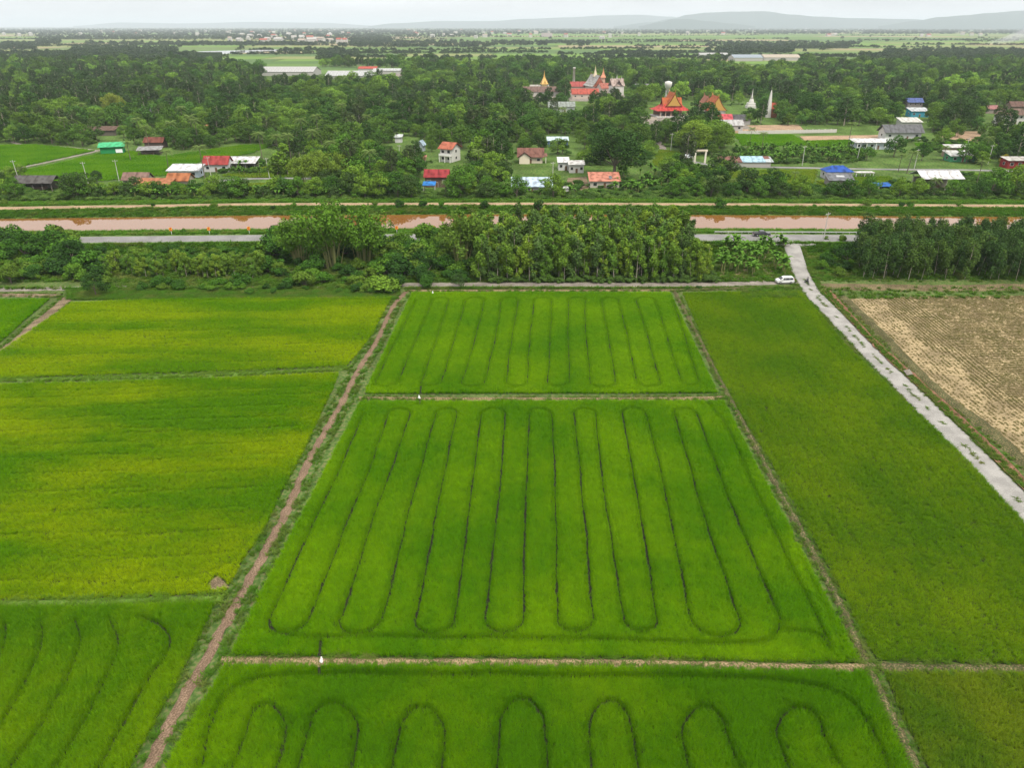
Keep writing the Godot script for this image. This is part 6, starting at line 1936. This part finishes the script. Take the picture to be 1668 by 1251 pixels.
# body as one surface: capsules blended by a smooth minimum and meshed as surface nets
func blended(bones: Array, cell: float) -> ArrayMesh:
	var lo := Vector3(INF, INF, INF)
	var hi := -lo
	for b in bones:
		for k in 2:
			lo = lo.min(b[k] - Vector3.ONE * (maxf(b[2], b[3]) + cell * 2))
			hi = hi.max(b[k] + Vector3.ONE * (maxf(b[2], b[3]) + cell * 2))
	var n := Vector3i(((hi - lo) / cell).ceil()) + Vector3i.ONE
	var d := PackedFloat32Array()
	d.resize(n.x * n.y * n.z)
	for z in n.z:
		for y in n.y:
			for x in n.x:
				var p := lo + Vector3(x, y, z) * cell
				var best := 10.0
				for b in bones:
					var ab: Vector3 = b[1] - b[0]
					var t := clampf((p - b[0]).dot(ab) / maxf(ab.length_squared(), 1e-6), 0, 1)
					var v: float = p.distance_to(b[0] + ab * t) - lerpf(b[2], b[3], t)
					var h := clampf(0.5 + 0.5 * (best - v) / 0.04, 0, 1)
					best = lerpf(best, v, h) - 0.04 * h * (1.0 - h)
				d[x + n.x * (y + n.y * z)] = best
	var at := {}
	var steps := [1, n.x, n.x * n.y]
	var corners := [0, 1, n.x, n.x + 1, n.x * n.y, n.x * n.y + 1, n.x * n.y + n.x, n.x * n.y + n.x + 1]
	for z in n.z - 1:
		for y in n.y - 1:
			for x in n.x - 1:
				var i := x + n.x * (y + n.y * z)
				var sum := Vector3.ZERO
				var hits := 0
				for e in [[0, 1], [2, 3], [4, 5], [6, 7], [0, 2], [1, 3], [4, 6], [5, 7], [0, 4], [1, 5], [2, 6], [3, 7]]:
					var a := d[i + corners[e[0]]]
					var b := d[i + corners[e[1]]]
					if (a < 0) != (b < 0):
						var pa := Vector3(e[0] & 1, (e[0] >> 1) & 1, e[0] >> 2)
						var pb := Vector3(e[1] & 1, (e[1] >> 1) & 1, e[1] >> 2)
						sum += pa.lerp(pb, a / (a - b))
						hits += 1
				if hits: at[i] = lo + (Vector3(x, y, z) + sum / hits) * cell
	var st := SurfaceTool.new()
	st.begin(Mesh.PRIMITIVE_TRIANGLES)
	st.set_smooth_group(0)
	for i in at:
		for ax in 3:
			var u: int = steps[(ax + 1) % 3]
			var v: int = steps[(ax + 2) % 3]
			if (d[i] < 0) == (d[i + steps[ax]] < 0): continue
			if not (at.has(i - u) and at.has(i - v) and at.has(i - u - v)): continue
			if d[i] < 0: quad(st, at[i], at[i - v], at[i - u - v], at[i - u])
			else: quad(st, at[i], at[i - u], at[i - u - v], at[i - v])
	return done(st)

func make_rider() -> void:
	var at := ground_at(1313, 462)
	at.y = 0.12
	var turn := 0.35
	var o := thing("motorcycle", at, turn + PI / 2)
	tag(o, "small dark motorcycle ridden along the gravel lane", "motorcycle")
	for x in [-0.6, 0.6]: wheel(o, Vector3(x, 0.29, 0), 0.29, 0.09)
	part(o, "frame", tube([Vector3(-0.6, 0.32, 0), Vector3(-0.25, 0.55, 0), Vector3(0.25, 0.5, 0), Vector3(0.45, 0.85, 0)], [0.07, 0.13, 0.12, 0.07], 7), paint(0.03, 0.03, 0.035))
	part(o, "seat", box(Vector3(0.7, 0.1, 0.22)), paint(0.02, 0.02, 0.02), Vector3(-0.3, 0.74, 0))
	part(o, "fork", tube([Vector3(0.6, 0.3, 0), Vector3(0.42, 0.95, 0)], [0.05, 0.05], 6), M.alloy)
	part(o, "handlebar", tube([Vector3(0.36, 1.02, -0.34), Vector3(0.42, 0.98, 0), Vector3(0.36, 1.02, 0.34)], [0.025, 0.03, 0.025], 6), paint(0.03, 0.03, 0.03))
	part(o, "headlight", box(Vector3(0.1, 0.14, 0.16)), paint(0.6, 0.6, 0.6), Vector3(0.52, 0.92, 0))
	var p := thing("person", at, turn + PI / 2)
	tag(p, "person in dark clothes riding the motorcycle along the gravel lane", "person")
	var bones := [[Vector3(-0.28, 0.86, 0), Vector3(-0.2, 1.3, 0), 0.16, 0.17], [Vector3(-0.19, 1.32, -0.16), Vector3(-0.19, 1.32, 0.16), 0.09, 0.09], [Vector3(-0.17, 1.38, 0), Vector3(-0.15, 1.5, 0), 0.06, 0.055]]
	for s in [-1.0, 1.0]:
		bones.append_array([[Vector3(-0.26, 0.84, s * 0.1), Vector3(0.16, 0.72, s * 0.2), 0.1, 0.075], [Vector3(0.16, 0.72, s * 0.2), Vector3(0.04, 0.33, s * 0.2), 0.07, 0.05], [Vector3(0.02, 0.3, s * 0.2), Vector3(0.18, 0.27, s * 0.2), 0.045, 0.035], [Vector3(-0.19, 1.32, s * 0.2), Vector3(0.0, 1.08, s * 0.3), 0.06, 0.048], [Vector3(0.0, 1.08, s * 0.3), Vector3(0.3, 1.05, s * 0.3), 0.045, 0.035]])
	part(p, "clothed_body", blended(bones, 0.03), paint(0.03, 0.03, 0.04))
	var head := part(p, "head", blended([[Vector3(0, 0.02, 0), Vector3(0.03, 0.1, 0), 0.085, 0.095], [Vector3(0.1, 0.05, 0), Vector3(0.11, 0.04, 0), 0.02, 0.02]], 0.02), paint(0.32, 0.2, 0.14), Vector3(-0.14, 1.54, 0))
	part(head, "helmet", lathe([Vector2(0.13, 0.06), Vector2(0.135, 0.12), Vector2(0.1, 0.2), Vector2(0.01, 0.24)], 12), paint(0.05, 0.05, 0.06))
	for s in [-1.0, 1.0]:
		var fingers := [[Vector3(0.3, 1.05, s * 0.3), Vector3(0.35, 1.05, s * 0.3), 0.03, 0.026]]
		for k in 4: fingers.append([Vector3(0.36, 1.05, s * (0.27 + k * 0.022)), Vector3(0.4, 1.02 - 0.004 * absf(k - 1.5), s * (0.27 + k * 0.022)), 0.0105, 0.009])
		fingers.append([Vector3(0.32, 1.04, s * 0.265), Vector3(0.36, 1.01, s * 0.25), 0.011, 0.009])
		part(p, "hand", blended(fingers, 0.014), paint(0.32, 0.2, 0.14))

func make_small_things() -> void:
	# chevron boards on the bend of the canal road
	for c in [278, 340, 405, 467, 646, 706]:
		var at := on_line(ROAD_FAR, c, 1.6) + Vector3(0, 0, -1.2)
		var o := thing("chevron_sign", at, 0.0)
		tag(o, "orange chevron board on a short post beside the canal road", "road sign", "chevron boards along the canal road")
		part(o, "post", box(Vector3(0.12, 1.3, 0.12)), paint(0.6, 0.6, 0.58), Vector3(0, 0.65, 0))
		var b := part(o, "board", box(Vector3(0.95, 1.05, 0.06)), paint(0.62, 0.3, 0.03), Vector3(0, 1.75, 0.1))
		for s in [-1.0, 1.0]:
			part(b, "chevron", box(Vector3(0.8, 0.22, 0.02)), paint(0.45, 0.02, 0.02), Vector3(0.0, s * 0.24, 0.045), Vector3(0, 0, s * 0.75))
	# guard rail
	var g := thing("guard_rail", Vector3.ZERO)
	tag(g, "grey steel guard rail between the canal road and the canal", "guard rail")
	for r in [[1165, 1440]]:
		var x: float = r[0]
		var line := PackedVector3Array()
		while x < r[1]:
			var p := on_line(ROAD_FAR, x, 1.62) + Vector3(0, 0, -0.9)
			part(g, "post", box(Vector3(0.12, 0.75, 0.14)), paint(0.4, 0.4, 0.4), p + Vector3(0, 0.37, 0))
			line.append(p + Vector3(0, 0.6, 0.12))
			x += 11.0
		part(g, "beam", ribbon(line, [[-0.04, -0.15], [-0.07, 0.0], [-0.04, 0.15]]), paint(0.46, 0.47, 0.48))
	# a fallen post and a dark stump by the road, small white bundles on the bunds
	for b in [[524, 1078, "small white bundle set on the lower tan bund"], [683, 649, "small white bundle set on the upper tan bund"], [705, 478, "small white bundle at the paddy corner by the gravel track"]]:
		var o := thing("white_bundle", ground_at(b[0], b[1], 0.25), rng.randf() * TAU)
		tag(o, b[2], "bundle")
		part(o, "sack", blended([[Vector3(0, 0.14, 0), Vector3(0.05, 0.36, 0.03), 0.2, 0.13], [Vector3(0.05, 0.4, 0.03), Vector3(0.1, 0.54, 0), 0.06, 0.09], [Vector3(-0.12, 0.12, 0.1), Vector3(0.14, 0.1, -0.1), 0.13, 0.13]], 0.035), paint(0.55, 0.54, 0.52))
		part(o, "tie", lathe([Vector2(0.1, -0.02), Vector2(0.11, 0.0), Vector2(0.1, 0.02)], 10), paint(0.3, 0.26, 0.2), Vector3(0.06, 0.41, 0.02))
	structure("bare_soil", sheet_mesh(poly([1172, 398, 1280, 398, 1290, 452, 1165, 456]), 0.05), M.edge_soil)
	# muddy bare spot in the wide yellow-green paddy
	structure("mud_patch", sheet_mesh(poly([338, 955, 346, 944, 356, 938, 366, 948, 374, 957, 360, 961, 348, 963]), 0.03), M.path_dull)
	structure("mud_patch", sheet_mesh(poly([322, 932, 332, 928, 337, 931, 328, 934]), 0.03), M.path_dull)
	structure("culvert_slab", sheet_mesh(poly([1470, 606, 1480, 604, 1486, 612, 1476, 614]), 0.35), M.gravel)

# ---------------------------------------------------------------- camera, sky, light
func overcast_sky() -> Sky:
	# a standard overcast sky: about twice as bright overhead as at the horizon, with faint layered cloud
	var w := 1024
	var h := 512
	var n := FastNoiseLite.new()
	n.seed = 11
	n.frequency = 1.0
	n.fractal_octaves = 5
	var im := Image.create(w, h, false, Image.FORMAT_RGBF)
	for j in h:
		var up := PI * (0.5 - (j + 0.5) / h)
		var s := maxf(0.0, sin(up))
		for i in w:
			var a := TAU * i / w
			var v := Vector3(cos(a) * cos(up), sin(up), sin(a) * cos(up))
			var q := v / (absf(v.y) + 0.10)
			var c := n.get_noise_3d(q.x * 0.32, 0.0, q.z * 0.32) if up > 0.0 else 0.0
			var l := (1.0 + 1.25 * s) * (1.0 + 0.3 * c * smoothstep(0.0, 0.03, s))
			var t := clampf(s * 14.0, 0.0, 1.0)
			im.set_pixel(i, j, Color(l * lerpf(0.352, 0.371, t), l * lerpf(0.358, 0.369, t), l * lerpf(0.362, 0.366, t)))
	im.resize(2048, 1024, Image.INTERPOLATE_CUBIC)
	var p := PanoramaSkyMaterial.new()
	p.panorama = ImageTexture.create_from_image(im)
	var sky := Sky.new()
	sky.sky_material = p
	return sky

func _ready() -> void:
	rng.seed = 7
	var cam := Camera3D.new()
	cam.name = "camera"
	cam.position = Vector3(0, EYE, 0)
	cam.rotation.x = -pitch
	cam.fov = rad_to_deg(2.0 * atan(625.5 / FOCAL))
	cam.near = 0.5
	cam.far = 250000.0
	add_child(cam)
	cam.current = true
	var env := Environment.new()
	env.background_mode = Environment.BG_SKY
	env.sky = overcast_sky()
	env.tonemap_mode = Environment.TONE_MAPPER_LINEAR
	env.tonemap_exposure = 2.6
	env.fog_enabled = true
	env.fog_density = 0.00006
	env.fog_light_color = Color(0.91, 0.955, 0.985)
	env.volumetric_fog_enabled = true
	env.volumetric_fog_density = 0.0
	env.sdfgi_enabled = true
	env.ssao_enabled = true
	env.ssil_enabled = true
	var around := WorldEnvironment.new()
	around.name = "daylight"
	around.environment = env
	add_child(around)
	var sun := DirectionalLight3D.new()
	sun.name = "veiled_sun"
	sun.light_energy = 0.5
	sun.light_angular_distance = 14.0
	sun.light_color = Color(1.0, 0.97, 0.91)
	sun.shadow_enabled = true
	sun.rotation_degrees = Vector3(-58, 35, 0)
	add_child(sun)
	make_materials()
	make_ground()
	make_canal()
	make_roads()
	make_fields()
	make_far_paddies()
	make_stubble()
	make_grass()
	make_plant_kinds()
	make_far_plain()
	make_near_trees()
	make_village_trees()
	make_village()
	make_temple()
	make_poles()
	make_vehicles()
	make_rider()
	make_small_things()

func make_materials() -> void:
	M.ground = mottled(1, [[0.25, 0.045, 0.085, 0.02], [0.5, 0.075, 0.12, 0.03], [0.75, 0.13, 0.13, 0.055]], 9.0, 0.02, 70.0, 0.7)
	M.village = mottled(2, [[0.25, 0.045, 0.095, 0.018], [0.55, 0.08, 0.145, 0.028], [0.8, 0.15, 0.15, 0.06]], 14.0, 0.02, 60.0, 0.6)
	M.bank = mottled(3, [[0.25, 0.06, 0.125, 0.02], [0.6, 0.09, 0.16, 0.03], [0.85, 0.17, 0.15, 0.07]], 5.0, 0.02, 30.0, 0.65)
	M.asphalt = mottled(4, [[0.2, 0.155, 0.15, 0.148], [0.8, 0.22, 0.215, 0.212]], 6.0, 0.02, 25.0, 0.8, 0.85)
	M.gravel = mottled(5, [[0.2, 0.12, 0.1, 0.075], [0.5, 0.21, 0.185, 0.16], [0.8, 0.29, 0.265, 0.235]], 3.5, 0.03, 18.0, 0.65)
	M.lane = mottled(6, [[0.2, 0.17, 0.16, 0.145], [0.5, 0.265, 0.255, 0.24], [0.8, 0.33, 0.322, 0.308]], 3.0, 0.03, 15.0, 0.75)
	M.path = mottled(7, [[0.25, 0.1, 0.07, 0.045], [0.55, 0.18, 0.122, 0.082], [0.8, 0.23, 0.162, 0.112]], 2.6, 0.02, 12.0, 0.7)
	M.path_dull = mottled(8, [[0.25, 0.1, 0.08, 0.045], [0.55, 0.19, 0.14, 0.09], [0.8, 0.25, 0.19, 0.13]], 3.0, 0.02, 12.0, 0.6)
	M.red_earth = mottled(9, [[0.25, 0.12, 0.06, 0.04], [0.55, 0.25, 0.12, 0.08], [0.8, 0.32, 0.19, 0.13]], 2.6, 0.02, 12.0, 0.6)
	M.laterite = mottled(10, [[0.25, 0.2, 0.135, 0.08], [0.55, 0.31, 0.215, 0.14], [0.8, 0.37, 0.27, 0.185]], 6.0, 0.02, 30.0, 0.75)
	M.bund = mottled(11, [[0.3, 0.07, 0.085, 0.025], [0.5, 0.19, 0.14, 0.075], [0.75, 0.3, 0.21, 0.135]], 3.0, 0.02, 9.0, 0.6)
	M.bund_dark = mottled(12, [[0.3, 0.045, 0.06, 0.02], [0.55, 0.095, 0.085, 0.04], [0.8, 0.23, 0.17, 0.1]], 3.0, 0.02, 9.0, 0.6)
	M.bund_green = mottled(13, [[0.3, 0.06, 0.13, 0.018], [0.6, 0.1, 0.17, 0.028], [0.85, 0.16, 0.17, 0.045]], 3.0, 0.02, 9.0, 0.6)
	M.edge_soil = mottled(14, [[0.25, 0.07, 0.075, 0.035], [0.5, 0.14, 0.11, 0.06], [0.8, 0.28, 0.2, 0.12]], 4.0, 0.02, 20.0, 0.6)
	M.mud = mottled(15, [[0.25, 0.012, 0.014, 0.006], [0.75, 0.03, 0.027, 0.014]], 3.0, 0.03, 14.0, 0.7, 0.7, 0.3)
	M.straw_bed = mottled(16, [[0.2, 0.2, 0.15, 0.08], [0.5, 0.285, 0.22, 0.125], [0.8, 0.34, 0.27, 0.165]], 4.0, 0.02, 22.0, 0.6)
	M.water = plain(0.165, 0.068, 0.019, 0.02, 0.48)
	var ripple := StandardMaterial3D.new()
	M.water.normal_enabled = true
	var nt := noise_texture(44, 0.03, [[0.0, 0, 0, 0], [1.0, 1, 1, 1]], 3, 256)
	nt.color_ramp = null
	nt.as_normal_map = true
	nt.bump_strength = 0.6
	M.water.normal_texture = nt
	M.water.normal_scale = 0.04
	M.water.uv1_triplanar = true
	M.water.uv1_world_triplanar = true
	M.water.uv1_scale = Vector3.ONE / 5.0
	M.pond = plain(0.2, 0.2, 0.18, 0.08, 0.5)
	M.hill = plain(0.04, 0.065, 0.05, 0.95, 0.1)
	M.rice = leafy(1, 1, 1, 0.9)
	M.rice.metallic_specular = 0.03
	M.rice.roughness = 0.8
	M.rice_patch = []
	for k in 3: M.rice_patch.append(blades(100 + k, 24, 0.38, 1.0, 0.034, 0.62))
	M.slim_tuft = blades(130, 8, 0.14, 1.0, 0.032, 0.24)
	M.wide_patch = blades(110, 70, 1.5, 1.0, 0.14, 0.5)
	M.grass_patch = blades(120, 26, 0.6, 1.0, 0.06, 0.7)
